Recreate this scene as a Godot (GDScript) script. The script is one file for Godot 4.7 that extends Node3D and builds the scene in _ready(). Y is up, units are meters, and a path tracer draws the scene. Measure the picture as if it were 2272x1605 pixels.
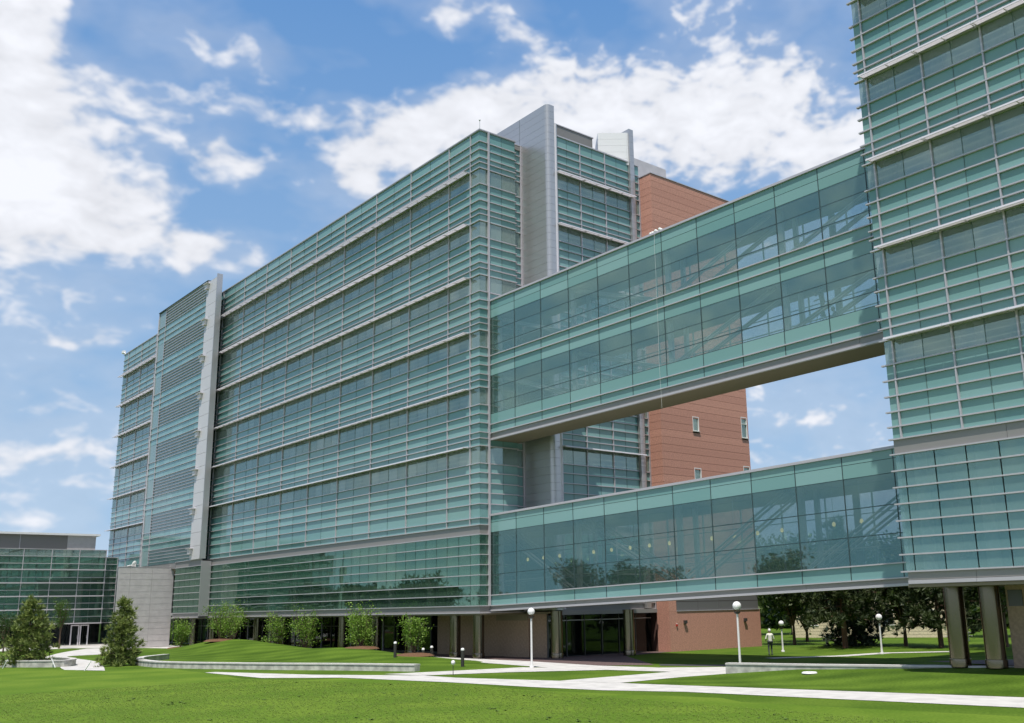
extends Node3D
# A glass laboratory building with two footbridges to a tower, seen over lawns.

const SL := 0.027          # rise of the footbridges per metre
const SUN_DIR := Vector3(0.28, 1.0, 0.33)
const PIT := [1.36, 0.69, 0.70, 0.72, 0.46, 0.57]   # one storey below a sunshade

var M := {}
var rng := RandomNumberGenerator.new()
var box_cache := {}
var taken := {}
var count := {}
var acc := {}

# ---------------------------------------------------------------- helpers
func lin(r: float, g: float, b: float, a := 1.0) -> Color:
	var c := Color(r, g, b).linear_to_srgb()
	c.a = a
	return c

func mat(called: String, c: Color, rough := 0.6, metal := 0.0, spec := 0.5) -> StandardMaterial3D:
	var m := StandardMaterial3D.new()
	m.resource_name = called
	m.albedo_color = c
	m.roughness = rough
	m.metallic = metal
	m.metallic_specular = spec
	M[called] = m
	return m

func noise_image(seed_: int, freq: float, size := 256, oct := 4, type := FastNoiseLite.TYPE_SIMPLEX_SMOOTH) -> Image:
	var n := FastNoiseLite.new()
	n.seed = seed_
	n.noise_type = type
	n.frequency = freq
	n.fractal_octaves = oct
	var im := n.get_seamless_image(size, size, false, false, 0.15)
	im.convert(Image.FORMAT_RGB8)
	return im

func ramp_tex(im: Image, a: Color, b: Color, lo := 0.2, hi := 0.8) -> ImageTexture:
	var o := Image.create(im.get_width(), im.get_height(), false, Image.FORMAT_RGB8)
	for y in im.get_height():
		for x in im.get_width():
			o.set_pixel(x, y, a.lerp(b, clampf((im.get_pixel(x, y).r - lo) / (hi - lo), 0, 1)))
	return ImageTexture.create_from_image(o)

func grain(m: StandardMaterial3D, seed_: int, scale_: float, amount: float, freq := 0.03) -> void:
	# fine tone differences of the matter itself
	m.albedo_texture = ramp_tex(noise_image(seed_, freq, 128), Color(1 - amount, 1 - amount, 1 - amount), Color(1, 1, 1), 0.25, 0.75)
	m.uv1_triplanar = true
	m.uv1_world_triplanar = true
	m.uv1_scale = Vector3.ONE * scale_

func numbered(called: String) -> String:
	var n: int = taken.get(called, 0)
	taken[called] = n + 1
	return called if n == 0 else "%s_%03d" % [called, n]

func thing(called: String, label: String, category: String, at := Vector3.ZERO, turn := 0.0, group := "") -> Node3D:
	var o := Node3D.new()
	o.name = numbered(called)
	add_child(o)
	o.position = at
	o.rotation.y = turn
	o.set_meta("label", label)
	o.set_meta("category", category)
	if group != "":
		o.set_meta("group", group)
	return o

func put(parent: Node, called: String, mesh: Mesh, m: Material, at := Vector3.ZERO, turn := Vector3.ZERO) -> MeshInstance3D:
	var o := MeshInstance3D.new()
	o.name = called
	o.mesh = mesh
	o.set_surface_override_material(0, m)
	o.position = at
	o.rotation = turn
	parent.add_child(o, true)
	return o

func sub(parent: Node, called: String, at := Vector3.ZERO, turn := 0.0) -> Node3D:
	var o := Node3D.new()
	o.name = called
	parent.add_child(o, true)
	o.position = at
	o.rotation.y = turn
	return o

class Tri:
	var v := PackedVector3Array()
	var n := PackedVector3Array()
	var c := PackedColorArray()
	var i := PackedInt32Array()
	var col := Color(1, 1, 1)
	func quad(a: Vector3, b: Vector3, cc: Vector3, d: Vector3) -> void:
		# counter-clockwise seen from outside; stored clockwise for Godot
		var nn := (b - a).cross(d - a).normalized()
		var k := v.size()
		v.append_array(PackedVector3Array([a, b, cc, d]))
		n.append_array(PackedVector3Array([nn, nn, nn, nn]))
		c.append_array(PackedColorArray([col, col, col, col]))
		i.append_array(PackedInt32Array([k, k + 2, k + 1, k, k + 3, k + 2]))
	func tri(a: Vector3, b: Vector3, cc: Vector3, nn: Vector3) -> void:
		var k := v.size()
		v.append_array(PackedVector3Array([a, b, cc]))
		n.append_array(PackedVector3Array([nn, nn, nn]))
		c.append_array(PackedColorArray([col, col, col]))
		i.append_array(PackedInt32Array([k, k + 2, k + 1]))
	func box(p: Vector3, s: Vector3, b := Basis.IDENTITY, sl := 0.0) -> void:
		var h := s * 0.5
		var q: Array[Vector3] = []
		for z in [-1, 1]:
			for y in [-1, 1]:
				for x in [-1, 1]:
					var w := Vector3(h.x * x, h.y * y + sl * h.x * x, h.z * z)
					q.append(p + b * w)
		quad(q[4], q[5], q[7], q[6])
		quad(q[1], q[0], q[2], q[3])
		quad(q[5], q[1], q[3], q[7])
		quad(q[0], q[4], q[6], q[2])
		quad(q[6], q[7], q[3], q[2])
		quad(q[0], q[1], q[5], q[4])
	func tube(a: Vector3, b: Vector3, r0: float, r1: float, seg := 10, caps := true) -> void:
		var ax := (b - a).normalized()
		var s := ax.cross(Vector3(0.31, 0.2, 0.93) if absf(ax.z) < 0.8 else Vector3(1, 0.1, 0)).normalized()
		var t := ax.cross(s)
		var k := v.size()
		for j in seg + 1:
			var an := TAU * j / seg
			var d := s * cos(an) + t * sin(an)
			v.append_array(PackedVector3Array([a + d * r0, b + d * r1]))
			n.append_array(PackedVector3Array([d, d]))
			c.append_array(PackedColorArray([col, col]))
		for j in seg:
			var p := k + j * 2
			i.append_array(PackedInt32Array([p, p + 1, p + 2, p + 2, p + 1, p + 3]))
		if caps:
			for e in [0, 1]:
				var cen := b if e else a
				var rr := r1 if e else r0
				for j in seg:
					var a0 := TAU * j / seg
					var a1 := TAU * (j + 1) / seg
					var p0 := cen + (s * cos(a0) + t * sin(a0)) * rr
					var p1 := cen + (s * cos(a1) + t * sin(a1)) * rr
					if e:
						tri(cen, p0, p1, ax)
					else:
						tri(cen, p1, p0, -ax)
	func lathe(prof: Array, at: Vector3, seg := 20) -> void:
		# prof: Vector2(radius, height) from bottom to top, smooth
		var k := v.size()
		var rows := prof.size()
		for r in rows:
			var p0: Vector2 = prof[maxi(r - 1, 0)]
			var p1: Vector2 = prof[mini(r + 1, rows - 1)]
			var tn := (p1 - p0).normalized()
			for j in seg + 1:
				var an := TAU * j / seg
				var d := Vector3(cos(an), 0, sin(an))
				var pr: Vector2 = prof[r]
				v.append(at + d * pr.x + Vector3(0, pr.y, 0))
				n.append((d * tn.y + Vector3(0, -tn.x, 0)).normalized())
				c.append(col)
		for r in rows - 1:
			for j in seg:
				var p := k + r * (seg + 1) + j
				var q := p + seg + 1
				i.append_array(PackedInt32Array([p, p + 1, q, q, p + 1, q + 1]))
	func done(colored := false) -> ArrayMesh:
		var a := []
		a.resize(Mesh.ARRAY_MAX)
		a[Mesh.ARRAY_VERTEX] = v
		a[Mesh.ARRAY_NORMAL] = n
		a[Mesh.ARRAY_INDEX] = i
		if colored:
			a[Mesh.ARRAY_COLOR] = c
		var m := ArrayMesh.new()
		m.add_surface_from_arrays(Mesh.PRIMITIVE_TRIANGLES, a)
		return m

func bx(s: Vector3, sl := 0.0) -> ArrayMesh:
	var key := "%.3f %.3f %.3f %.3f" % [s.x, s.y, s.z, sl]
	if not box_cache.has(key):
		var t := Tri.new()
		t.box(Vector3.ZERO, s, Basis.IDENTITY, sl)
		box_cache[key] = t.done()
	return box_cache[key]

func slab(parent: Node, called: String, m: Material, lo: Vector3, hi: Vector3) -> MeshInstance3D:
	return put(parent, called, bx((hi - lo).abs()), m, (lo + hi) * 0.5)

# a repeated piece: the first 300 of a kind on a thing are parts, the rest are joined
func piece(root: Node3D, holder: Node3D, called: String, size: Vector3, at: Vector3, m: Material, tilt := Vector3.ZERO, sl := 0.0) -> void:
	var key := str(root.get_instance_id()) + called
	var n: int = count.get(key, 0)
	count[key] = n + 1
	if n < 300:
		put(holder, called, bx(size, sl), m, at, tilt)
		return
	var akey := str(root.get_instance_id()) + called + m.resource_name
	if not acc.has(akey):
		acc[akey] = {"root": root, "name": "further_" + called + "s", "m": m, "t": Tri.new()}
	var x := root.global_transform.affine_inverse() * holder.global_transform if holder != root else Transform3D.IDENTITY
	acc[akey].t.box(x * at, size, x.basis * Basis.from_euler(tilt), sl)

func flush() -> void:
	for k in acc:
		var d: Dictionary = acc[k]
		var o := put(d.root, d.name, d.t.done(), d.m)
		o.set_meta("kind", "stuff")
	acc.clear()

func tone(base: String, n := 3) -> StandardMaterial3D:
	return M["%s %d" % [base, rng.randi() % n]]

# ---------------------------------------------------------------- facade: panes, rails, mullions
func storey_rows(shade_y: float, floors: int) -> Array:
	var rows := []
	for f in floors:
		var y := shade_y - f * 4.5
		for k in 6:
			rows.append([y - PIT[k], y, "W" if k == 0 else "S"])
			y -= PIT[k]
	return rows

func uniform_rows(y0: float, y1: float, n: int, kind: String) -> Array:
	var rows := []
	for k in n:
		rows.append([lerpf(y0, y1, float(k) / n), lerpf(y0, y1, float(k + 1) / n), kind])
	return rows

func shade_mesh(length: float) -> ArrayMesh:
	var key := "shade %.3f" % length
	if not box_cache.has(key):
		var t := Tri.new()
		var tilt := Basis(Vector3.RIGHT, 0.95)
		for k in 5:
			t.box(Vector3(0, -0.018 * k, 0.17 + 0.105 * k), Vector3(length - 0.02, 0.016, 0.10), tilt)
		t.box(Vector3(0, -0.10, 0.665), Vector3(length - 0.02, 0.10, 0.035), Basis(Vector3.RIGHT, -0.25))
		for e in [-1, 0, 1]:
			t.box(Vector3(e * (length * 0.5 - 0.05), -0.06, 0.36), Vector3(0.03, 0.075, 0.6))
		box_cache[key] = t.done()
	return box_cache[key]

# x runs along the wall (0..width), z points out of it
func facade(root: Node3D, called: String, at: Vector3, turn: float, width: float, rows: Array, o: Dictionary) -> Node3D:
	var f := sub(root, called, at, turn)
	var sl: float = o.get("slope", 0.0)
	var major: Array = o.get("major", [])
	var minor: Array = o.get("minor", [])
	var over0: float = o.get("over0", 0.0)
	var over1: float = o.get("over1", 0.0)
	var rail_d: float = o.get("rail_d", 0.12)
	var light_rails: Array = o.get("light", [])
	var cuts := [0.0, width]
	cuts.append_array(major)
	cuts.append_array(minor)
	cuts.sort()
	var far_first: bool = o.get("near_end", true)
	var tops := {}
	# panes column by column, the near end first
	var cols := []
	for k in cuts.size() - 1:
		if cuts[k + 1] - cuts[k] > 0.05:
			cols.append([cuts[k], cuts[k + 1]])
	if far_first:
		cols.reverse()
	for cl in cols:
		for r in rows:
			var y0: float = r[0]
			var y1: float = r[1]
			var kind: String = r[2]
			var w: float = cl[1] - cl[0]
			var parts := 1
			if kind == "W" and w > 2.2:
				parts = 2
			if kind == "L" and w > 2.2:
				parts = int(round(w / 1.5))
			if kind == "B" or kind == "N":
				continue
			for q in parts:
				var a: float = cl[0] + w * q / parts
				var b: float = cl[0] + w * (q + 1) / parts
				var size := Vector3(b - a - (0.06 if kind == "L" else 0.03), y1 - y0 - 0.03, 0.03)
				var p := Vector3((a + b) * 0.5, (y0 + y1) * 0.5 + sl * (a + b) * 0.5, 0)
				var tilt := Vector3(rng.randfn(0, 0.0022), rng.randfn(0, 0.0022), 0)
				if kind == "S":
					piece(root, f, "spandrel_panel", size, p, tone("spandrel", 6), tilt * 0.6, sl)
				elif kind == "L":
					piece(root, f, "glass_pane", size, p, tone(o.get("lglass", "lowglass")), tilt, sl)
				elif kind == "V":
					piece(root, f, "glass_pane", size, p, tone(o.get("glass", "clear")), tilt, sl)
				else:
					piece(root, f, "window_pane", size, p, tone("window"), tilt, sl)
	# rails
	var levels := {}
	for r in rows:
		levels[snappedf(r[0], 0.001)] = true
		levels[snappedf(r[1], 0.001)] = true
	for y in levels:
		var thin := not light_rails.is_empty()
		if thin:
			for ly in light_rails:
				if absf(ly - y) < 0.02:
					thin = false
		var s := Vector3(width + over0 + over1, 0.065, rail_d + 0.05)
		var m: StandardMaterial3D = M.alu
		if thin:
			s = Vector3(width, 0.05, 0.05)
			m = M.gasket
		var mid := width * 0.5 + ((over1 - over0) * 0.5 if not thin else 0.0)
		put(f, "rail" if not thin else "joint_strip", bx(s, sl), m, Vector3(mid, y + sl * mid, s.z * 0.5 - 0.045))
	# solid back-up wall behind runs of spandrel rows; bands
	var sorted := rows.duplicate()
	sorted.sort_custom(func(a, b): return a[0] < b[0])
	var run := []
	for r in sorted + [[0, 0, "end"]]:
		if r[2] == "S" and (run.is_empty() or absf(run[1] - r[0]) < 0.02):
			if run.is_empty():
				run = [r[0], r[1]]
			else:
				run[1] = r[1]
			continue
		if not run.is_empty():
			put(f, "backing_wall", bx(Vector3(width - 0.02, run[1] - run[0] - 0.01, 0.12), sl), M.backing, Vector3(width * 0.5, (run[0] + run[1]) * 0.5 + sl * width * 0.5, -0.14))
			run = []
		if r[2] == "S":
			run = [r[0], r[1]]
		if r[2] == "B":
			var n := maxi(1, int(round(width / 6.0)))
			for q in n:
				var bw := width / n
				put(f, "metal_band", bx(Vector3(bw - 0.015, r[1] - r[0] - 0.05, 0.14), sl), M.band, Vector3(bw * (q + 0.5), (r[0] + r[1]) * 0.5 + sl * bw * (q + 0.5), -0.05))
	# mullions
	for u in major:
		for run2 in o.get("mull_y", []):
			put(f, "mullion", bx(Vector3(0.075, run2[1] - run2[0], 0.14)), M.alu, Vector3(u, (run2[0] + run2[1]) * 0.5 + sl * u, 0.043))
	for u in minor:
		for run2 in o.get("minor_y", o.get("mull_y", [])):
			put(f, "minor_mullion", bx(Vector3(o.get("minor_w", 0.026), run2[1] - run2[0], 0.06)), M[o.get("minor_m", "thin_joint")], Vector3(u, (run2[0] + run2[1]) * 0.5 + sl * u, 0.002))
	# sunshades
	for y in o.get("shades", []):
		var x0: float = o.shade_x[0]
		var x1: float = o.shade_x[1]
		var n2 := int(round((x1 - x0) / 3.0))
		for q in n2:
			var ls := (x1 - x0) / n2
			put(f, "sunshade", shade_mesh(ls), M.alu_shade, Vector3(x0 + ls * (q + 0.5), y + 0.03, 0.0))
	return f

func materials() -> void:
	for k in 6:
		var j := [0.0, 0.022, 0.045, 0.012, 0.034, 0.06][k] as float
		var s := mat("spandrel %d" % k, lin(0.148 + j, 0.302 + j * 1.1, 0.298 + j * [1.0, 0.8, 1.1][k % 3]), 0.08 + 0.02 * (k % 3), 0.0, 0.5)
		s.clearcoat_enabled = true
		s.clearcoat = 0.3
		s.clearcoat_roughness = 0.02
	var white := Image.create(4, 4, false, Image.FORMAT_RGB8)
	white.fill(Color.WHITE)
	var wt := ImageTexture.create_from_image(white)
	for k in 3:
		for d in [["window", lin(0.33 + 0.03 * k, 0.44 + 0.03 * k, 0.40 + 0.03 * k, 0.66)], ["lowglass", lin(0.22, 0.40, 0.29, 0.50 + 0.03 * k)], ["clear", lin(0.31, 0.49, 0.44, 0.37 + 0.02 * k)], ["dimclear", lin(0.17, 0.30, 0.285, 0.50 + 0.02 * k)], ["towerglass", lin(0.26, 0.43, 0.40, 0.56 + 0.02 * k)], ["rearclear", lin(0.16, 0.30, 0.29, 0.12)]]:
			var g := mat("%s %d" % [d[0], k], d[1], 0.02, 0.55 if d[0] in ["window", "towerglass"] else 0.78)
			g.transparency = BaseMaterial3D.TRANSPARENCY_ALPHA
			g.albedo_texture = wt
	mat("alu", lin(0.49, 0.465, 0.50), 0.38, 0.25)
	mat("alu_shade", lin(0.60, 0.575, 0.62), 0.4, 0.15)
	mat("gasket", lin(0.035, 0.06, 0.065), 0.5)
	mat("thin_joint", lin(0.09, 0.15, 0.145), 0.5)
	mat("backing", lin(0.05, 0.075, 0.07), 0.8)
	mat("band", lin(0.27, 0.255, 0.25), 0.42, 0.2)
	mat("soffit", lin(0.20, 0.17, 0.12), 0.7)
	mat("blade", lin(0.50, 0.49, 0.495), 0.33, 0.65)
	mat("panel", lin(0.56, 0.53, 0.535), 0.42, 0.25)
	grain(M.panel, 31, 0.25, 0.04)
	for k in 3:
		mat("screen %d" % k, lin(0.185 + 0.014 * k, 0.275 + 0.014 * k, 0.28 + 0.014 * k), 0.1)
	mat("white_metal", lin(0.64, 0.61, 0.62), 0.42, 0.2)
	mat("grey_panel", lin(0.17, 0.165, 0.17), 0.5, 0.2)
	mat("red", lin(0.45, 0.03, 0.02), 0.5)
	mat("bulkhead", lin(0.30, 0.30, 0.22), 0.8)
	var wdm := mat("weed", lin(0.07, 0.125, 0.02), 0.9)
	mat("white_panel", lin(0.72, 0.72, 0.74), 0.45)
	mat("penthouse", lin(0.23, 0.22, 0.215), 0.55, 0.2)
	mat("inner", lin(0.38, 0.38, 0.36), 0.8)
	mat("ceiling", lin(0.30, 0.31, 0.30), 0.85)
	mat("inner_dark", lin(0.26, 0.26, 0.25), 0.85)
	mat("column_in", lin(0.52, 0.58, 0.56), 0.6)
	mat("steel", lin(0.48, 0.50, 0.50), 0.45, 0.2)
	for k in 4:
		var b := mat("brick %d" % k, lin(0.55 + 0.02 * k, 0.275 + 0.012 * k, 0.21 + 0.009 * k), 0.85)
		grain(b, 40 + k, 0.9, 0.12, 0.06)
	mat("joint", lin(0.10, 0.05, 0.04), 0.9)
	mat("stone", lin(0.36, 0.255, 0.18), 0.75)
	grain(M.stone, 51, 0.8, 0.10, 0.05)
	mat("store_glass", lin(0.05, 0.06, 0.06, 0.80), 0.03, 0.9)
	M.store_glass.transparency = BaseMaterial3D.TRANSPARENCY_ALPHA
	M.store_glass.albedo_texture = wt
	mat("store_frame", lin(0.09, 0.09, 0.09), 0.4, 0.5)
	mat("pillar", lin(0.22, 0.185, 0.15), 0.16, 1.0)
	mat("concrete", lin(0.58, 0.56, 0.54), 0.85)
	grain(M.concrete, 61, 0.2, 0.08, 0.03)
	mat("wall_concrete", lin(0.56, 0.55, 0.50), 0.85)
	grain(M.wall_concrete, 62, 0.35, 0.22, 0.03)
	mat("paver", lin(0.16, 0.105, 0.10), 0.8)
	grain(M.paver, 63, 1.0, 0.3, 0.06)
	mat("asphalt", lin(0.06, 0.06, 0.065), 0.9)
	mat("globe", lin(0.82, 0.80, 0.82), 0.25)
	mat("pole", lin(0.70, 0.69, 0.68), 0.45)
	mat("bollard", lin(0.035, 0.033, 0.03), 0.5)
	mat("white", lin(0.78, 0.78, 0.78), 0.5)
	mat("cream", lin(0.74, 0.65, 0.47), 0.85)
	grain(M.cream, 64, 0.8, 0.12, 0.05)
	mat("bark", lin(0.11, 0.07, 0.05), 0.9)
	mat("bark_red", lin(0.17, 0.085, 0.06), 0.9)
	mat("mulch", lin(0.24, 0.12, 0.06), 0.95)
	grain(M.mulch, 65, 2.0, 0.5, 0.08)
	mat("wood", lin(0.22, 0.17, 0.12), 0.8)
	var lf := mat("leaf", Color(1, 1, 1), 0.55)
	lf.vertex_color_use_as_albedo = true
	lf.backlight_enabled = true
	lf.backlight = lin(0.35, 0.55, 0.12)
	var nd := mat("needle", Color(1, 1, 1), 0.65)
	nd.vertex_color_use_as_albedo = true
	mat("pendant", lin(0.75, 0.72, 0.5), 0.5)
	M.pendant.emission_enabled = true
	M.pendant.emission = Color(1.0, 0.95, 0.62)
	M.pendant.emission_energy_multiplier = 0.6
	lawn_mat("lawn", lin(0.075, 0.130, 0.015), lin(0.120, 0.190, 0.024), 71, 0.12)
	lawn_mat("lime_lawn", lin(0.105, 0.170, 0.019), lin(0.142, 0.218, 0.027), 72, 0.08)
	lawn_mat("mown", lin(0.078, 0.135, 0.015), lin(0.122, 0.200, 0.025), 73, 0.31)

func lawn_mat(called: String, a: Color, b: Color, seed_: int, stripe: float) -> void:
	var m := mat(called, Color(1, 1, 1), 0.95, 0.0, 0.2)
	m.albedo_texture = ramp_tex(noise_image(seed_, 0.09, 512, 5), a, b, 0.2, 0.8)
	m.uv1_triplanar = true
	m.uv1_world_triplanar = true
	m.uv1_scale = Vector3.ONE * 0.13
	var im := noise_image(seed_ + 100, 0.012, 256, 5)
	if stripe > 0.3:
		for y in 256:
			for x in 256:
				var s := 0.5 + 0.5 * sin((x + y) * TAU / 64.0)
				var v := clampf(im.get_pixel(x, y).r * 0.55 + s * 0.25 + 0.1, 0, 1)
				im.set_pixel(x, y, Color(v, v, v))
	m.detail_enabled = true
	m.detail_blend_mode = BaseMaterial3D.BLEND_MODE_MUL
	m.detail_albedo = ramp_tex(im, Color(1 - stripe * 0.7 - 0.08, 1 - stripe * 0.7 - 0.03, 1 - stripe * 0.7 - 0.08), Color(1, 1, 1), 0.25, 0.75)
	m.detail_uv_layer = BaseMaterial3D.DETAIL_UV_2
	m.uv2_triplanar = true
	m.uv2_world_triplanar = true
	m.uv2_scale = Vector3.ONE * (0.055 if stripe < 0.3 else 0.07)

const CLOUDS := [[-81.0, 27.8, 2.6, 4.3, 1.2], [-81.0, 22.1, 3.4, 3.2, 1.2], [-76.0, 20.9, 5.4, 2.5, 1.25], [-71.0, 19.3, 1.6, 1.1, 0.6], [-71.6, 30.6, 1.8, 0.8, 0.45], [-68.4, 29.8, 1.6, 1.6, 0.45], [-74.7, 26.5, 3.1, 2.0, 0.5], [-69.6, 24.3, 3.0, 0.8, 0.8], [-67.3, 27.3, 4.8, 1.4, 0.55], [-59.1, 26.1, 4.7, 2.7, 1.0], [-53.8, 28.2, 3.4, 1.4, 0.75], [-62.3, 24.0, 2.2, 1.7, 0.5], [-66.8, 19.5, 2.8, 1.1, 0.4], [-56.1, 32.9, 1.4, 0.9, 0.55], [-51.5, 31.9, 2.0, 0.8, 0.65], [-53.5, 33.4, 2.3, 0.7, 0.3], [-49.5, 29.9, 2.9, 1.2, 0.6], [-45.0, 28.3, 6.2, 2.6, 0.7], [-38.0, 27.8, 5.3, 2.6, 0.65], [-40.7, 24.8, 7.0, 1.7, 0.8], [-34.3, 29.0, 2.4, 1.2, 0.4], [-33.2, 24.8, 2.3, 1.9, 0.6], [-47.9, 26.0, 3.4, 2.0, 0.5], [-40.2, 32.0, 2.0, 0.9, 0.3], [-36.9, 31.0, 1.6, 0.9, 0.3], [-77.2, 16.3, 3.3, 0.5, 0.35], [-76.4, 14.6, 3.1, 0.6, 0.6], [-78.1, 10.6, 2.7, 1.3, 0.45], [-78.3, 8.1, 3.6, 0.8, 0.5], [-75.2, 6.1, 1.7, 0.5, 0.2], [-64.4, 21.9, 2.1, 1.5, -0.35], [-62.6, 30.7, 4.8, 2.3, -0.35], [-67.5, 22.0, 2.6, 1.2, -0.5], [-73.5, 23.8, 2.2, 1.0, -0.35], [-76.0, 30.3, 2.6, 1.8, -0.55], [-46.8, 32.7, 2.3, 1.1, -0.3], [-32.8, 31.3, 1.8, 1.3, -0.3], [-35.4, 10.0, 3.7, 0.9, 0.35], [-36.8, 8.3, 3.7, 0.6, 0.4], [-34.4, 7.7, 2.9, 0.5, 0.3], [-71.1, 17.1, 2.4, 1.0, -0.2], [-73.9, 17.6, 3.5, 0.6, -0.2]]
var na := FastNoiseLite.new()
var nb := FastNoiseLite.new()
var nc := FastNoiseLite.new()

func sky_color(az: float, el: float) -> Color:
	# az and el in degrees; air, then clouds
	var d := Vector3(sin(deg_to_rad(az)) * cos(deg_to_rad(el)), sin(deg_to_rad(el)), -cos(deg_to_rad(az)) * cos(deg_to_rad(el)))
	var t := clampf(el / 42.0, 0, 1)
	var air := Color(0.31, 0.45, 0.60).lerp(Color(0.055, 0.175, 0.42), pow(t, 0.85))
	if el > 42.0:
		air = air.lerp(Color(0.030, 0.11, 0.32), clampf((el - 42.0) / 48.0, 0, 1))
	var near := clampf((75.0 - absf(az + 52.0)) / 30.0, 0, 1)
	var q := d * 3.0
	var warp := Vector3(nc.get_noise_3dv(q * 5.0), nc.get_noise_3dv(q * 5.0 + Vector3(31, 7, 3)) * 0.6, nc.get_noise_3dv(q * 5.0 + Vector3(3, 51, 9)))
	var w := q + warp * 0.035
	w.y *= 2.1
	var f := na.get_noise_3dv(w)
	var g := nb.get_noise_3dv(w * 1.0)
	var fine := nb.get_noise_3dv(w * 2.6 + Vector3(9, 4, 2)) * 0.30 * smoothstep(-58.0, -46.0, az) * near
	var bump := 0.0
	if near > 0.0:
		var wa := az + warp.x * 1.5
		var we := el + warp.y * 1.6
		for c in CLOUDS:
			var dx: float = (wa - c[0]) / c[2]
			var dy: float = (we - c[1]) / c[3]
			var r := dx * dx + dy * dy
			if r < 6.0:
				bump += c[4] * exp(-r * 0.85) * (0.82 if c[0] > -52.0 else 1.0)
	var cover := lerpf(0.40, 0.0, near)
	var den := bump * 0.92 + cover + fine + (f * 0.56 + g * 0.52) * lerpf(0.4, 1.0, near) - 0.08
	var a := smoothstep(0.06, 0.70, den)
	a = maxf(a, clampf(0.10 + f * 0.5 + bump * 0.25, 0.0, 0.22))
	var lit := clampf(0.93 + g * 0.10 + (den - 0.6) * 0.12 + f * 0.05, 0.72, 1.06)
	var cl := Color(0.63, 0.645, 0.69) * lit
	return air.lerp(cl, a)

func camera_and_sky() -> void:
	var cam := Camera3D.new()
	cam.name = "camera"
	var f := 2202.9
	cam.projection = Camera3D.PROJECTION_FRUSTUM
	cam.near = 0.5
	cam.far = 2000.0
	cam.size = 1605.0 * cam.near / f
	cam.frustum_offset = Vector2((1136.0 - 1252.474) * cam.near / f, -(802.5 - 827.943) * cam.near / f)
	add_child(cam)
	cam.transform = Transform3D(Basis(Vector3.UP, 0.86452) * Basis(Vector3.RIGHT, 0.23170) * Basis(Vector3.BACK, -0.02081), Vector3(60.239, 3.556, 42.911))
	cam.current = true
	na.seed = 7
	na.frequency = 1.7
	na.fractal_octaves = 5
	na.noise_type = FastNoiseLite.TYPE_SIMPLEX_SMOOTH
	nb.seed = 19
	nb.frequency = 7.0
	nb.fractal_octaves = 4
	nb.fractal_gain = 0.55
	nc.seed = 5
	nc.frequency = 0.9
	nc.fractal_octaves = 3
	# whole sky coarse, then the quarter that the building stands against at full size
	var w := 768
	var h := 384
	var im := Image.create(w, h, false, Image.FORMAT_RGBF)
	var below := Color(0.12, 0.15, 0.10)
	for y in h:
		var el := 90.0 - (y + 0.5) / h * 180.0
		for x in w:
			im.set_pixel(x, y, below if el < -1.0 else sky_color((x + 0.5) / w * 360.0, maxf(el, 0.0)) if (x + 0.5) / w < 0.5 else sky_color((x + 0.5) / w * 360.0 - 360.0, maxf(el, 0.0)))
	im.resize(4096, 2048, Image.INTERPOLATE_CUBIC)
	for y in range(int((90.0 - 36.0) / 180.0 * 2048), 1024):
		var el := 90.0 - (y + 0.5) / 2048.0 * 180.0
		for x in range(int((360.0 - 84.0) / 360.0 * 4096), int((360.0 - 28.0) / 360.0 * 4096)):
			im.set_pixel(x, y, sky_color((x + 0.5) / 4096.0 * 360.0 - 360.0, el))
	var sm := PanoramaSkyMaterial.new()
	sm.panorama = ImageTexture.create_from_image(im)
	var sky := Sky.new()
	sky.sky_material = sm
	var e := Environment.new()
	e.background_mode = Environment.BG_SKY
	e.sky = sky
	e.tonemap_mode = Environment.TONE_MAPPER_LINEAR
	e.tonemap_exposure = 1.4
	e.sdfgi_enabled = true
	e.ssao_enabled = true
	e.ssil_enabled = true
	var we := WorldEnvironment.new()
	we.name = "environment"
	we.environment = e
	add_child(we)
	var sun := DirectionalLight3D.new()
	sun.name = "sun"
	sun.light_energy = 1.15
	sun.light_color = Color(1.0, 0.975, 0.93)
	sun.light_angular_distance = 0.5
	sun.shadow_enabled = true
	add_child(sun)
	sun.look_at_from_position(SUN_DIR * 50.0, Vector3.ZERO, Vector3.RIGHT)

const ORD := ["first", "second", "third", "fourth", "fifth", "sixth", "seventh", "eighth", "ninth", "tenth", "eleventh", "twelfth", "thirteenth", "fourteenth", "fifteenth", "sixteenth"]

func prism(poly: Array, h: float) -> ArrayMesh:
	# poly: plan outline (x, z), counter-clockwise seen from above; base at y = 0
	var t := Tri.new()
	var n := poly.size()
	for k in n:
		var a: Vector2 = poly[k]
		var b: Vector2 = poly[(k + 1) % n]
		t.quad(Vector3(a.x, 0, a.y), Vector3(b.x, 0, b.y), Vector3(b.x, h, b.y), Vector3(a.x, h, a.y))
	var p2 := PackedVector2Array(poly)
	var idx := Geometry2D.triangulate_polygon(p2)
	for k in range(0, idx.size(), 3):
		var q := [p2[idx[k]], p2[idx[k + 1]], p2[idx[k + 2]]]
		if (q[1] - q[0]).cross(q[2] - q[0]) > 0:
			q.reverse()
		t.tri(Vector3(q[0].x, h, q[0].y), Vector3(q[1].x, h, q[1].y), Vector3(q[2].x, h, q[2].y), Vector3.UP)
		t.tri(Vector3(q[0].x, 0, q[0].y), Vector3(q[2].x, 0, q[2].y), Vector3(q[1].x, 0, q[1].y), Vector3.DOWN)
	return t.done()

func top_rows() -> Array:
	var y := [41.27, 40.31, 39.62, 38.92, 38.49, 37.99]
	var rows := []
	for k in 5:
		rows.append([y[k + 1], y[k], "S"])
	return rows

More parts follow.
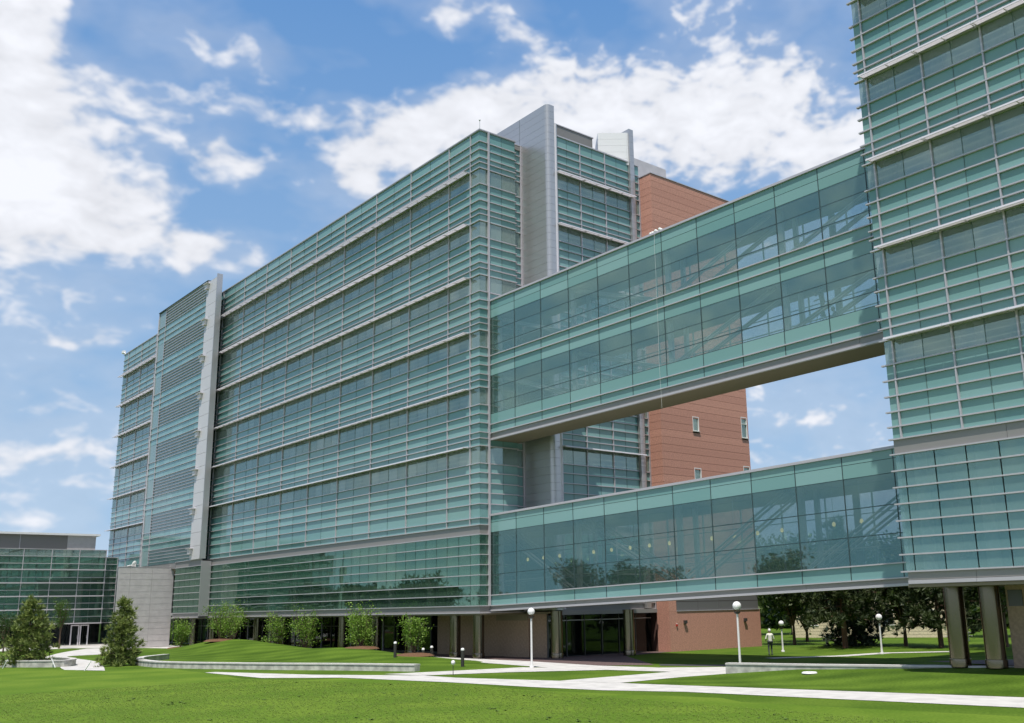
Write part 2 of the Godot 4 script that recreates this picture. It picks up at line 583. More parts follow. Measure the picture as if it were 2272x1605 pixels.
func full_rows() -> Array:
	var rows := top_rows() + storey_rows(37.99, 5)
	var y := 15.49
	var k := 0
	for d in [1.33, 0.70, 0.77, 0.745, 0.80, 1.04, 0.505]:
		rows.append([y - d, y, "W" if k == 0 else "S"])
		y -= d
		k += 1
	rows.append([8.9, 9.6, "B"])
	rows.append_array(uniform_rows(3.77, 8.9, 7, "L"))
	rows.append([3.27, 3.77, "B"])
	return rows

func round_column(parent: Node, at: Vector3, h: float, r: float) -> void:
	var t := Tri.new()
	t.lathe([Vector2(r, 0.38), Vector2(r, h)], Vector3.ZERO, 28)
	var c := put(parent, "column", t.done(), M.pillar, at)
	var b := Tri.new()
	b.lathe([Vector2(0.01, 0.0), Vector2(r + 0.035, 0.0), Vector2(r + 0.035, 0.02), Vector2(r + 0.035, 0.36), Vector2(r + 0.02, 0.38), Vector2(r - 0.02, 0.385)], Vector3.ZERO, 28)
	put(c, "column_collar", b.done(), M.pillar)

func main_building() -> void:
	var b := thing("laboratory_building", "long teal glass laboratory building with rows of sunshades and tall silver fins", "building")
	var rows := full_rows()
	var shades := []
	for k in 6:
		shades.append(37.99 - 4.5 * k)
	# long front, x from -52 to 0
	var major := []
	var minor := []
	for n in 8:
		major.append(54.6 - 4.3 - 6.018 * n)
		minor.append(54.6 - 7.31 - 6.018 * n)
	major.append(54.6 - 1.2)
	major.append(1.85)
	facade(b, "long_front", Vector3(-54.6, 0, 0), 0.0, 54.6, rows, {"major": major, "minor": minor, "mull_y": [[9.62, 41.24]], "shades": shades, "shade_x": [2.0, 53.3], "over1": -0.05})
	# far end of the long front
	major = []
	minor = []
	for n in 3:
		major.append(2.13 + 6.018 * n)
		if n < 3:
			minor.append(5.14 + 6.018 * n)
	facade(b, "far_front", Vector3(-90.6, 0, 0), 0.0, 17.2, rows.filter(func(r): return r[1] > 9.0), {"major": major, "minor": minor, "mull_y": [[8.9, 41.24]], "shades": shades, "shade_x": [-0.4, 16.9]})
	# end front facing the bridge
	facade(b, "end_front", Vector3(0, 0, 0), PI / 2, 3.53, rows, {"major": [0.74], "minor": [2.14], "mull_y": [[3.8, 41.24]], "minor_y": [[9.62, 41.24]], "over0": 0.125, "over1": 0.05, "near_end": false})
	facade(b, "recessed_strip", Vector3(-0.35, 0, -3.53), PI / 2, 0.87, rows, {"over0": -0.02, "over1": -0.01, "near_end": false})
	slab(b, "corner_return", M.backing, Vector3(-0.5, 3.3, -3.53), Vector3(-0.05, 41.2, -3.47))
	put(b, "corner_bar", bx(Vector3(0.13, 37.5, 0.12)), M.alu, Vector3(0.17, 22.5, -0.74))
	put(b, "strip_post", bx(Vector3(0.12, 38.0, 0.12)), M.alu, Vector3(-0.25, 22.2, -4.33))
	# rear end front beyond the blade
	facade(b, "rear_end_front", Vector3(3, 0, -5.2), PI / 2, 8.45, rows, {"major": [2.82, 5.64], "minor": [1.41, 4.23, 7.04], "mull_y": [[3.8, 41.24]], "shades": shades, "shade_x": [0.1, 8.75], "over0": -0.02, "over1": -0.02, "near_end": false})
	facade(b, "rear_strip", Vector3(2.92, 0, -14.2), PI / 2, 0.8, rows, {"over0": -0.02, "over1": -0.02, "near_end": false})
	put(b, "brick_edge_trim", bx(Vector3(0.1, 37.0, 0.1)), M.alu, Vector3(3.0, 21.6, -14.93))
	# silver blade wall with rounded end, one metal panel per course
	var prof := [Vector2(-9.0, -4.4), Vector2(2.9, -4.4)]
	for k in 5:
		var an := PI / 2 * (k + 1) / 5.0
		prof.append(Vector2(2.9 + 0.34 * sin(an), -4.74 + 0.34 * cos(an)))
	prof.append_array([Vector2(3.24, -5.16), Vector2(-9.0, -5.16)])
	var course := prism(prof, 0.61)
	var blade := sub(b, "blade_wall")
	for k in 65:
		put(blade, "metal_panel", course, M.blade, Vector3(0, 3.35 + 0.622 * k, 0))
	slab(blade, "blade_core", M.gasket, Vector3(-8.9, 3.4, -5.1), Vector3(2.86, 43.7, -4.46))
	var t := Tri.new()
	t.tube(Vector3(3.16, 3.4, -5.28), Vector3(3.16, 42.2, -5.28), 0.15, 0.15, 14)
	put(blade, "edge_tube", t.done(), M.alu_shade)
	slab(blade, "panel_seam", M.gasket, Vector3(-0.42, 34.0, -4.4), Vector3(-0.40, 43.75, -4.392))
	# second pier with the white stack standing on it
	var pier := prism([Vector2(3.3, -14.18), Vector2(2.35, -14.18), Vector2(2.35, -13.67), Vector2(3.3, -13.67)], 0.61)
	var pr := sub(b, "rear_pier")
	for k in 66:
		put(pr, "metal_panel", pier, M.blade, Vector3(0, 3.35 + 0.622 * k, 0))
	var st := sub(b, "roof_stack")
	var sp := prism([Vector2(1.5, -11.6), Vector2(3.05, -13.5), Vector2(3.28, -14.0), Vector2(0.9, -14.2), Vector2(-0.6, -13.2)], 0.60)
	for k in 5:
		put(st, "white_panel", sp, M.white_panel, Vector3(0, 41.0 + 0.612 * k, 0))
	# roofs and penthouses
	slab(b, "roof", M.penthouse, Vector3(-90.5, 40.8, -20), Vector3(-0.2, 41.15, -0.2))
	slab(b, "roof", M.penthouse, Vector3(-0.19, 40.8, -14.6), Vector3(2.85, 41.15, -4.5))
	slab(b, "penthouse", M.penthouse, Vector3(-30, 41.16, -11.4), Vector3(1.0, 43.65, -5.3))
	slab(b, "penthouse_coping", M.alu, Vector3(-30.1, 43.66, -11.5), Vector3(1.06, 43.74, -5.2))
	slab(b, "rear_penthouse", M.panel, Vector3(-8, 40.3, -20), Vector3(1.6, 42.9, -14.7))
	for d in [[Vector3(-54.6, 41.28, -0.25), Vector3(0.14, 41.36, 0.14)], [Vector3(-90.7, 41.28, -0.25), Vector3(-73.3, 41.36, 0.14)]]:
		slab(b, "coping", M.alu, d[0], d[1])
	slab(b, "coping", M.alu, Vector3(-0.2, 41.28, -3.55), Vector3(0.14, 41.355, -0.26))
	slab(b, "coping", M.alu, Vector3(2.8, 41.28, -13.66), Vector3(3.12, 41.355, -5.5))
	# inside: slabs, walls, columns
	slab(b, "rear_wall", M.inner_dark, Vector3(-90.5, 0, -20.2), Vector3(2, 41, -20))
	slab(b, "far_end_wall", M["spandrel 1"], Vector3(-90.62, 3.3, -20), Vector3(-90.5, 41.2, -0.1))
	slab(b, "inner_wall", M.inner, Vector3(-90.4, 3.4, -8.2), Vector3(-6.5, 40.7, -8.0))
	slab(b, "inner_wall", M.inner, Vector3(-6.5, 3.4, -8.2), Vector3(-6.3, 40.7, -5.2))
	slab(b, "inner_wall", M.inner, Vector3(-3.2, 3.4, -14.4), Vector3(-3.0, 40.7, -5.2))
	for k in 8:
		var y := 37.99 - 4.5 * k
		if k == 6:
			y = 9.3
		elif k == 7:
			y = 3.42
		slab(b, "floor_slab", M.ceiling, Vector3(-90.3, y + 0.08, -8.0), Vector3(-0.42, y + 0.4, -0.26))
		slab(b, "floor_slab", M.ceiling, Vector3(-3.0, y + 0.08, -14.2), Vector3(2.2, y + 0.4, -5.25))
	for k in 15:
		t = Tri.new()
		t.tube(Vector3(0, 3.5, 0), Vector3(0, 40.7, 0), 0.28, 0.28, 14, false)
		put(b, "inner_column", t.done(), M.column_in, Vector3(-2.3 - 6.018 * k, 0, -1.1))
	for k in 60:
		var bu := -51.0 + (rng.randi() % 34) * 1.5
		var fl := rng.randi() % 6
		var bh := rng.randf_range(0.3, 1.0)
		slab(b, "roller_blind", M.inner, Vector3(bu + 0.15, 37.95 - 4.5 * fl - bh, -0.2), Vector3(bu + 1.4, 37.95 - 4.5 * fl, -0.18))
	# louvred bay standing forward, with its pale pier and dark side
	var lv := sub(b, "louvre_bay", Vector3(-72.0, 0, 1.2))
	var yb := 42.95
	var lr := []
	for k in 8:
		var y1 := yb - 4.5 * k
		var y0 := maxf(y1 - 2.25, 9.6)
		for s in 6:
			var ys := y1 - 0.375 * s
			if ys < 9.9:
				break
			put(lv, "close_rail", bx(Vector3(14.6, 0.05, 0.16)), M.alu, Vector3(10.0, ys, 0.06))
			for q in 8:
				var w8 := 14.6 / 8
				piece(b, lv, "screen_panel", Vector3(w8 - 0.03, minf(0.34, ys - 9.6), 0.04), Vector3(2.7 + w8 * (q + 0.5), ys - 0.19, 0), tone("screen"))
		put(lv, "spandrel_panel", bx(Vector3(2.62, y1 - y0 - 0.03, 0.05)), tone("screen"), Vector3(1.34, (y0 + y1) * 0.5, 0))
		if y0 > 10:
			for s in 3:
				if y0 - 0.75 * (s + 1) < 9.6:
					continue
				for q in 9:
					var w := 17.3 / 9
					piece(b, lv, "spandrel_panel", Vector3(w - 0.03, 0.71, 0.05), Vector3(w * (q + 0.5), y0 - 0.75 * (s + 0.5), 0), tone("spandrel", 6))
				put(lv, "rail", bx(Vector3(17.3, 0.06, 0.15)), M.alu, Vector3(8.65, y0 - 0.75 * s, 0.05))
	put(lv, "bay_core", bx(Vector3(17.2, 33.2, 0.9)), M.backing, Vector3(8.6, 26.3, -0.62))
	put(lv, "bay_coping", bx(Vector3(17.4, 0.09, 1.3)), M.gasket, Vector3(8.65, 43.0, -0.45))
	for d in [0.0, 2.68, 17.3]:
		put(lv, "mullion", bx(Vector3(0.07, 33.3, 0.2)), M.alu, Vector3(d, 26.3, 0.02))
	var fin := sub(b, "pale_pier", Vector3(-54.7, 0, 1.3))
	var fp := prism([Vector2(3.05, 0), Vector2(0, 0), Vector2(0, 0.25), Vector2(3.05, 0.25)], 1.47)
	var fp2 := prism([Vector2(0, 0.25), Vector2(3.05, 0.25), Vector2(3.05, 0), Vector2(0, 0)], 1.47)
	for k in 22:
		put(fin, "metal_panel", fp2, M.white_metal, Vector3(0, 9.62 + 1.5 * k + 0.01, -0.1))
	put(fin, "pier_side", bx(Vector3(0.1, 33.4, 0.66)), M.blade, Vector3(3.11, 26.35, -0.19))
	put(fin, "pier_core", bx(Vector3(3.0, 33.2, 0.36)), M.blade, Vector3(1.5, 26.3, -0.31))
	for k in 8:
		var wd := Tri.new()
		wd.quad(Vector3(-0.25, 0, 0.1), Vector3(0.9, 0, 0.1), Vector3(0.9, 0, 0.5), Vector3(-0.25, 0, 0.5))
		wd.box(Vector3(0.32, -0.04, 0.36), Vector3(1.15, 0.06, 0.5))
		wd.box(Vector3(0.32, -0.36, 0.30), Vector3(0.75, 0.6, 0.3))
		put(fin, "pier_bracket", wd.done(), M.white_metal, Vector3(0.05, 42.4 - 4.5 * k, 0.0))
	put(b, "left_pilaster", bx(Vector3(1.3, 39.3, 1.0)), M.white_metal, Vector3(-72.75, 22.9, 0.45))
	# block under the louvred bay
	facade(b, "lower_block", Vector3(-59.6, 0, 1.2), 0.0, 8.0, [[8.9, 9.6, "B"], [3.27, 3.77, "B"]] + uniform_rows(3.77, 8.9, 7, "L"), {"major": [], "minor": []})
	put(b, "lower_band", bx(Vector3(12.3, 0.7, 0.2)), M.band, Vector3(-65.9, 9.25, 1.1))
	put(b, "dark_return", bx(Vector3(0.1, 6.0, 1.1)), M.blade, Vector3(-51.55, 6.4, 0.66))
	slab(b, "block_side", M["spandrel 0"], Vector3(-59.7, 3.3, -8), Vector3(-59.62, 9.5, 1.1))
	slab(b, "soffit", M.soffit, Vector3(-59.5, 3.12, -8.2), Vector3(-0.05, 3.25, -0.02))
	slab(b, "soffit", M.soffit, Vector3(-59.5, 3.12, 0.0), Vector3(-51.6, 3.25, 1.15))
	slab(b, "soffit", M.soffit, Vector3(-0.04, 3.12, -14.9), Vector3(2.95, 3.25, -4.2))
	slab(b, "soffit", M.soffit, Vector3(-90.4, 8.7, -8), Vector3(-59.75, 8.88, 1.0))
	# ground floor: columns, storefront, stone wall
	for x in [-59.7, -53.9, -47.9, -41.9, -35.8, -29.6, -23.4, -17.4, -11.9, -5.4, -2.3]:
		round_column(b, Vector3(x, 0, -1.5), 3.12, 0.42)
	var sf := sub(b, "storefront", Vector3(-81.5, 0, -4.6))
	for k in 35:
		piece(b, sf, "shop_pane", Vector3(1.94, 2.95, 0.03), Vector3(1.0 + 2.0 * k, 1.62, 0), M.store_glass, Vector3(rng.randfn(0, 0.004), rng.randfn(0, 0.004), 0))
		put(sf, "shop_mullion", bx(Vector3(0.08, 3.1, 0.14)), M.store_frame if k % 3 else M.alu, Vector3(2.0 * k, 1.56, 0.03))
	put(sf, "shop_transom", bx(Vector3(69.8, 0.07, 0.1)), M.store_frame, Vector3(34.9, 2.2, 0.02))
	put(sf, "shop_sill", bx(Vector3(69.8, 0.15, 0.16)), M.store_frame, Vector3(34.9, 0.075, 0.02))
	slab(b, "shop_back_wall", M.inner_dark, Vector3(-81.5, 0, -8.2), Vector3(-11.7, 3.1, -8.0))
	slab(b, "shop_floor", M.inner_dark, Vector3(-81.4, 0.0, -8.0), Vector3(-11.8, 0.04, -4.7))
	slab(b, "shop_floor", M.inner_dark, Vector3(-2.8, 0.0, -14.8), Vector3(2.3, 0.04, -4.7))
	slab(b, "stone_wall", M.stone, Vector3(-11.7, 0, -4.6), Vector3(0.55, 3.12, -4.0))
	slab(b, "stone_lintel", M.soffit, Vector3(-3.4, 2.65, -4.0), Vector3(0.5, 3.1, -3.93))
	# dark entrance glazing under the rear part
	var eg := sub(b, "entrance_glazing", Vector3(2.4, 0, -4.3), PI / 2)
	for k in 6:
		piece(b, eg, "shop_pane", Vector3(1.7, 2.9, 0.03), Vector3(0.9 + 1.77 * k, 1.5, 0), M.store_glass, Vector3(rng.randfn(0, 0.004), rng.randfn(0, 0.004), 0))
		put(eg, "shop_mullion", bx(Vector3(0.07, 3.1, 0.12)), M.store_frame, Vector3(1.77 * k, 1.55, 0.02))
	put(eg, "shop_transom", bx(Vector3(10.6, 0.07, 0.12)), M.alu, Vector3(5.3, 2.6, 0.02))
	slab(b, "entrance_back", M.inner_dark, Vector3(-3, 0, -14.8), Vector3(-2.8, 3.1, -4.6))
	slab(b, "entrance_side", M.stone, Vector3(0.56, 0, -4.5), Vector3(2.36, 3.1, -4.25))
	slab(b, "canopy_beam", M.band, Vector3(3.2, 3.0, -14.6), Vector3(3.5, 3.3, -4.0))
	for c in [Vector3(3.73, 0, -4.07), Vector3(5.4, 0, -9.6)]:
		round_column(b, c, 3.3, 0.42)
	# lightning rod and roof camera
	t = Tri.new()
	t.tube(Vector3(0, 0, 0), Vector3(0, 0.75, 0), 0.025, 0.02, 8)
	t.lathe([Vector2(0.0, 0.72), Vector2(0.07, 0.78), Vector2(0.075, 0.85), Vector2(0.0, 0.93)], Vector3.ZERO, 10)
	put(b, "lightning_rod", t.done(), M.steel, Vector3(0.02, 41.34, 0.02))
	t = Tri.new()
	t.tube(Vector3(0.1, 0.1, 0), Vector3(-1.0, 0.75, 0), 0.06, 0.06, 8)
	t.box(Vector3(-1.1, 0.7, 0), Vector3(0.7, 0.4, 0.4))
	put(b, "roof_camera", t.done(), M.white, Vector3(-90.2, 41.2, 0))

func brick_building() -> void:
	var b := thing("brick_wing", "red brick wing with grooved courses rising behind the glass building", "building")
	slab(b, "wall_core", M.joint, Vector3(-7, 0, -26.0), Vector3(4.3, 40.05, -15.14))
	var wins := [[17.79, 19.04, -19.6, -18.83], [17.79, 19.67, -25.95, -25.15], [13.42, 14.67, -19.6, -18.75], [13.42, 15.29, -25.95, -25.1]]
	var k := 0
	var y := 40.15 - 0.625 * 57
	while y < 40.0:
		var h := 0.603
		var m: StandardMaterial3D = M["brick %d" % (rng.randi() % 4)]
		slab(b, "brick_course", m, Vector3(3.06, y, -15.2), Vector3(4.19, y + h, -15.0))
		var cuts := [-26.1]
		for w in wins:
			if y + 0.3 > w[0] and y + 0.3 < w[1]:
				cuts.append_array([w[2], w[3]])
		cuts.append(-15.0)
		cuts.sort()
		for q in range(0, cuts.size(), 2):
			slab(b, "brick_course", m, Vector3(4.2, y, cuts[q]), Vector3(4.4, y + h, cuts[q + 1]))
		y += 0.625
		k += 1
	slab(b, "parapet_trim", M.alu, Vector3(-7, 40.15, -26.15), Vector3(4.46, 40.22, -14.95))
	slab(b, "corner_trim", M.alu, Vector3(2.98, 4.5, -15.06), Vector3(3.05, 40.1, -14.96))
	for w in wins:
		var wn := sub(b, "window", Vector3(4.28, w[0], w[3]), PI / 2)
		var ww: float = w[3] - w[2]
		var wh: float = w[1] - w[0]
		put(wn, "window_pane", bx(Vector3(ww, wh, 0.02)), M["window 0"], Vector3(ww / 2, wh / 2, 0.03))
		for e in [0.03, ww - 0.03]:
			put(wn, "frame_bar", bx(Vector3(0.06, wh, 0.1)), M.white, Vector3(e, wh / 2, 0.08))
		for e in [0.03, wh - 0.03]:
			put(wn, "frame_bar", bx(Vector3(ww - 0.12, 0.06, 0.1)), M.white, Vector3(ww / 2, e, 0.08))
		if wh > 1.5:
			put(wn, "frame_bar", bx(Vector3(ww - 0.12, 0.05, 0.1)), M.white, Vector3(ww / 2, wh - 0.62, 0.08))
		put(wn, "window_sill", bx(Vector3(ww + 0.1, 0.05, 0.12)), M.wall_concrete, Vector3(ww / 2, -0.03, 0.17))
	# plain base with the grey strip of panels
	slab(b, "base_wall", M["brick 1"], Vector3(4.19, -0.3, -26.1), Vector3(4.4, 3.05, -15.0))
	slab(b, "base_front", M["brick 1"], Vector3(3.06, -0.3, -15.2), Vector3(4.18, 4.5, -15.0))
	slab(b, "base_wall", M["brick 2"], Vector3(4.19, 3.06, -15.84), Vector3(4.4, 4.5, -15.0))
	for q in 4:
		slab(b, "grey_panel", M.grey_panel, Vector3(4.2, 3.12, -15.86 - 2.52 * (q + 1)), Vector3(4.37, 3.78, -15.90 - 2.52 * q))
		slab(b, "grey_panel", M.grey_panel, Vector3(4.2, 3.82, -15.86 - 2.52 * (q + 1)), Vector3(4.37, 4.5, -15.90 - 2.52 * q))
	slab(b, "panel_sill", M.alu, Vector3(4.2, 3.05, -26.0), Vector3(4.45, 3.11, -15.86))
	for z in [-16.69, -24.01]:
		var wl := thing("wall_light", "dark box light on the brick base wall, %s" % ("nearer the glass building" if z > -20 else "near the right corner behind the lamp post"), "wall light", Vector3(4.4, 2.2, z), PI / 2, "wall lights on the brick base")
		var t := Tri.new()
		t.box(Vector3(0, 0, 0.06), Vector3(0.22, 0.3, 0.12))
		put(wl, "housing", t.done(), M.store_frame)
		t = Tri.new()
		t.box(Vector3(0, 0.03, 0.16), Vector3(0.3, 0.24, 0.08))
		put(wl, "lamp_head", t.done(), M.store_frame)
	var fa := thing("fire_bell", "small red alarm box on the brick base wall", "alarm", Vector3(4.4, 2.0, -15.76), PI / 2)
	put(fa, "alarm_box", bx(Vector3(0.12, 0.16, 0.1)), M.red, Vector3(0, 0, 0.05))
	put(fa, "strobe", bx(Vector3(0.08, 0.06, 0.05)), M.white, Vector3(0, 0.11, 0.05))

func strut(parent: Node, called: String, a: Vector3, c: Vector3, r: float, m: Material) -> void:
	var t := Tri.new()
	t.tube(Vector3.ZERO, c - a, r, r, 10)
	put(parent, called, t.done(), m, a)

func footbridge(upper: bool) -> void:
	var L := 35.9
	var wid := 2.8
	var yaw: float = 0.053
	var b := thing("footbridge", "two-storey glazed footbridge high up between laboratory building and tower" if upper else "single-storey glazed footbridge at lower level with pendant lamps inside", "footbridge", Vector3(0.02, 0, -0.9), yaw, "enclosed glass footbridges")
	var rows: Array
	var light: Array
	var decks: Array      # [floor y, ceiling y]
	var ftop: float
	var fbot: float
	if upper:
		rows = [[26.2, 26.91, "S"], [25.54, 26.2, "S"], [24.52, 25.54, "V"], [23.32, 24.52, "V"], [22.5, 23.32, "V"], [21.77, 22.5, "S"], [20.93, 21.77, "S"], [19.97, 20.93, "V"], [18.75, 19.97, "V"], [17.95, 18.75, "V"], [17.13, 17.95, "S"], [16.46, 17.13, "S"]]
		light = [26.91, 22.5, 21.77, 17.13, 16.46]
		decks = [[17.9, 20.95], [22.45, 25.55]]
		ftop = 16.46
		fbot = 15.93
	else:
		rows = [[9.77, 10.27, "S"], [9.04, 9.77, "S"], [7.44, 9.04, "V"], [5.98, 7.44, "V"], [4.5, 5.98, "V"], [3.76, 4.5, "S"]]
		light = [10.27, 4.5, 3.76]
		decks = [[4.45, 9.05]]
		ftop = 3.76
		fbot = 3.36
	var joints := []
	for k in 12:
		joints.append(0.02 + 2.968 * k if k else 0.0)
	joints.pop_front()
	var top: float = rows[0][1]
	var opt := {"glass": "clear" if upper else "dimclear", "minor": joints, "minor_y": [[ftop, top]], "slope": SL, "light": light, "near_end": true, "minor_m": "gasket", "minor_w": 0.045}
	facade(b, "front_glazing", Vector3(0, 0, 0), 0.0, L, rows, opt)
	# back side, seen through the front; same build, turned round
	var back_opt := {"minor": joints.map(func(u): return L - u), "minor_y": [[ftop, top]], "slope": -SL, "light": light, "near_end": false, "minor_m": "steel", "minor_w": 0.09, "glass": "rearclear"}
	var bk := facade(b, "back_glazing", Vector3(L, L * SL, -wid), PI, L, rows, back_opt)
	for d in decks:
		put(b, "deck_slab", bx(Vector3(L - 0.1, 0.3, wid - 0.5), SL), M.ceiling, Vector3(L / 2, d[0] - 0.16 + SL * L / 2, -wid / 2))
		put(b, "deck_ceiling", bx(Vector3(L - 0.1, 0.2, wid - 0.5), SL), M.ceiling, Vector3(L / 2, d[1] + 0.12 + SL * L / 2, -wid / 2))
		put(b, "back_stile", bx(Vector3(0.4, d[1] - d[0], 0.1)), M.inner_dark, Vector3(28.9, (d[0] + d[1]) / 2 + SL * 28.9, -wid + 0.3))
		put(b, "bulkhead", bx(Vector3(L - 0.1, 0.5, 0.1), SL), M.bulkhead, Vector3(L / 2, d[1] - 0.28 + SL * L / 2, -wid + 0.4))
		put(b, "handrail", bx(Vector3(L - 0.2, 0.06, 0.06), SL), M.steel, Vector3(L / 2, d[0] + 1.0 + SL * L / 2, -0.45))
		put(b, "handrail", bx(Vector3(L - 0.2, 0.06, 0.06), SL), M.steel, Vector3(L / 2, d[0] + 1.0 + SL * L / 2, -wid + 0.45))
		var posts := [0.5, 8.8, 17.75, 26.6, 35.4]
		for k in 5:
			for zz in [-0.62, -wid + 0.62]:
				var u: float = posts[k]
				put(b, "truss_post", bx(Vector3(0.32 if zz > -1 else 0.26, d[1] - d[0], 0.24)), M.steel, Vector3(u, (d[0] + d[1]) / 2 + SL * u, zz))
				if k < 4:
					var u1: float = posts[k + 1]
					var ya: float = d[1] - 0.1
					var yb: float = d[0] + 0.15
					if k >= 2:
						ya = d[0] + 0.15
						yb = d[1] - 0.1
					for off in [-0.22, 0.22]:
						strut(b, "truss_diagonal", Vector3(u + 0.25 + off, ya + SL * u, zz), Vector3(u1 - 0.9 + off, yb + SL * u1, zz), 0.075, M.steel)
	# roof, fascia and soffit
	put(b, "bridge_roof", bx(Vector3(L, 0.08, wid + 0.2), SL), M.alu, Vector3(L / 2, top + 0.08 + SL * L / 2, -wid / 2))
	for q in 8:
		var w := L / 8
		put(b, "fascia_panel", bx(Vector3(w - 0.015, ftop - fbot - 0.16, 0.1), SL), M.band, Vector3(w * (q + 0.5), (ftop + fbot) / 2 + 0.05 + SL * w * (q + 0.5), -0.03))
	put(b, "fascia_trim", bx(Vector3(L, 0.13, 0.2), SL), M.alu, Vector3(L / 2, fbot + 0.065 + SL * L / 2, -0.02))
	put(b, "soffit_panel", bx(Vector3(L - 0.02, 0.1, wid - 0.1), SL), M.soffit, Vector3(L / 2, fbot + 0.1 + SL * L / 2, -wid / 2 - 0.03))
	put(b, "floor_core", bx(Vector3(L - 0.02, ftop - fbot - 0.2, wid - 0.3), SL), M.backing, Vector3(L / 2, (ftop + fbot) / 2 + 0.12 + SL * L / 2, -wid / 2))
	if not upper:
		var lamp_no := 0
		for k in 17:
			var u := 2.6 + 1.697 * k
			if k == 3 or k == 9 or k == 14:
				continue
			var p := b.transform * Vector3(u, 6.9 + SL * u, -1.4)
			var pl := thing("pendant_lamp", "lit pendant lamp in the lower footbridge, %s from the laboratory building" % ORD[lamp_no], "pendant lamp", p, yaw, "pendant lamps in the lower footbridge")
			lamp_no += 1
			var t := Tri.new()
			t.lathe([Vector2(0.0, -0.1), Vector2(0.08, -0.08), Vector2(0.1, 0.0), Vector2(0.08, 0.1), Vector2(0.03, 0.14)], Vector3.ZERO, 12)
			put(pl, "lamp_shade", t.done(), M.pendant)
			put(pl, "stem", bx(Vector3(0.015, 2.0, 0.015)), M.steel, Vector3(0, 1.14, 0))
			var ol := OmniLight3D.new()
			ol.name = "lamp_light"
			ol.light_color = Color(1.0, 0.93, 0.65)
			ol.light_energy = 0.05
			ol.omni_range = 8.0
			ol.omni_attenuation = 2.0
			ol.light_size = 0.1
			ol.shadow_enabled = true
			pl.add_child(ol)
			ol.position.y = -0.16

func tower() -> void:
	var b := thing("glass_tower", "teal glass tower with white louvred sunshades at the right edge", "building", Vector3(35.53, 0, 1.96))
	var W := 16.0
	var rows := storey_rows(37.97, 5)
	var y := 15.47
	var k := 0
	for d in [1.2, 0.75, 0.75, 0.73, 0.70, 0.576]:
		rows.append([y - d, y, "W" if k == 0 else "S"])
		y -= d
		k += 1
	rows.append([10.063, 10.764, "B"])
	rows.append_array(uniform_rows(4.79, 10.063, 7, "L"))
	var major := []
	var minor := []
	for n in 6:
		major.append(0.47 + 2.965 * n)
		if n < 5:
			minor.append(0.47 + 2.965 * (n + 0.5))
	facade(b, "tower_front", Vector3.ZERO, 0.0, W, rows, {"major": major, "minor": minor, "mull_y": [[10.8, 37.9]], "minor_y": [[10.8, 37.9]], "shades": [37.97, 33.47, 28.97, 24.47, 19.97, 15.47], "lglass": "towerglass", "shade_x": [0.36, 15.2], "over0": 0.2, "near_end": false})
	for d in [Vector2(4.245, 4.42), Vector2(4.42, 4.76)]:
		for q in 5:
			slab(b, "fascia_panel", M.alu if d.x < 4.3 else M.band, Vector3(0.1 + 3.2 * q, d.x + 0.008, -0.2), Vector3(0.1 + 3.2 * (q + 1) - 0.015, d.y - 0.008, 0.07 if d.x < 4.3 else 0.03))
	slab(b, "side_wall", M["spandrel 2"], Vector3(0.0, 4.3, -16), Vector3(0.06, 38.2, -0.3))
	slab(b, "side_wall", M["spandrel 2"], Vector3(W - 0.06, 4.3, -16), Vector3(W, 38.2, -0.3))
	slab(b, "rear_wall", M["spandrel 2"], Vector3(0, 4.3, -16.1), Vector3(W, 38.2, -16))
	slab(b, "roof", M.penthouse, Vector3(0, 38.2, -16), Vector3(W, 38.5, 0.1))
	slab(b, "soffit", M.soffit, Vector3(0.02, 4.1, -16), Vector3(W, 4.24, -0.02))
	slab(b, "inner_wall", M.inner, Vector3(0.5, 4.4, -7), Vector3(W - 0.1, 38, -6.8))
	for f in 8:
		var ys := 33.47 - 4.5 * f + 4.5
		if f == 6:
			ys = 10.3
		elif f == 7:
			ys = 4.35
		slab(b, "floor_slab", M.ceiling, Vector3(0.3, ys + 0.1, -6.8), Vector3(W - 0.1, ys + 0.42, -0.26))
	for n in 6:
		var t := Tri.new()
		t.tube(Vector3.ZERO, Vector3(0, 33.4, 0), 0.3, 0.3, 16, false)
		put(b, "inner_column", t.done(), M.column_in, Vector3(0.75 + 2.965 * n, 4.6, -0.85))
	for n in 14:
		slab(b, "partition", M.inner, Vector3(1.95 + 2.965 * (n % 5), 33.6 - 4.5 * (n % 6), -6.7), Vector3(2.1 + 2.965 * (n % 5), 36.4 - 4.5 * (n % 6) + 1.5, -1.6 - (n % 3)))
	for c in [0.5, 2.2]:
		round_column(b, Vector3(c, 0.55, -2.96), 3.6, 0.44)
	slab(b, "stone_wall", M.stone, Vector3(2.85, 0.4, -9), Vector3(W, 4.1, -3.2))
	slab(b, "wall_vent", M.store_frame, Vector3(2.95, 3.2, -3.2), Vector3(3.6, 3.9, -3.16))

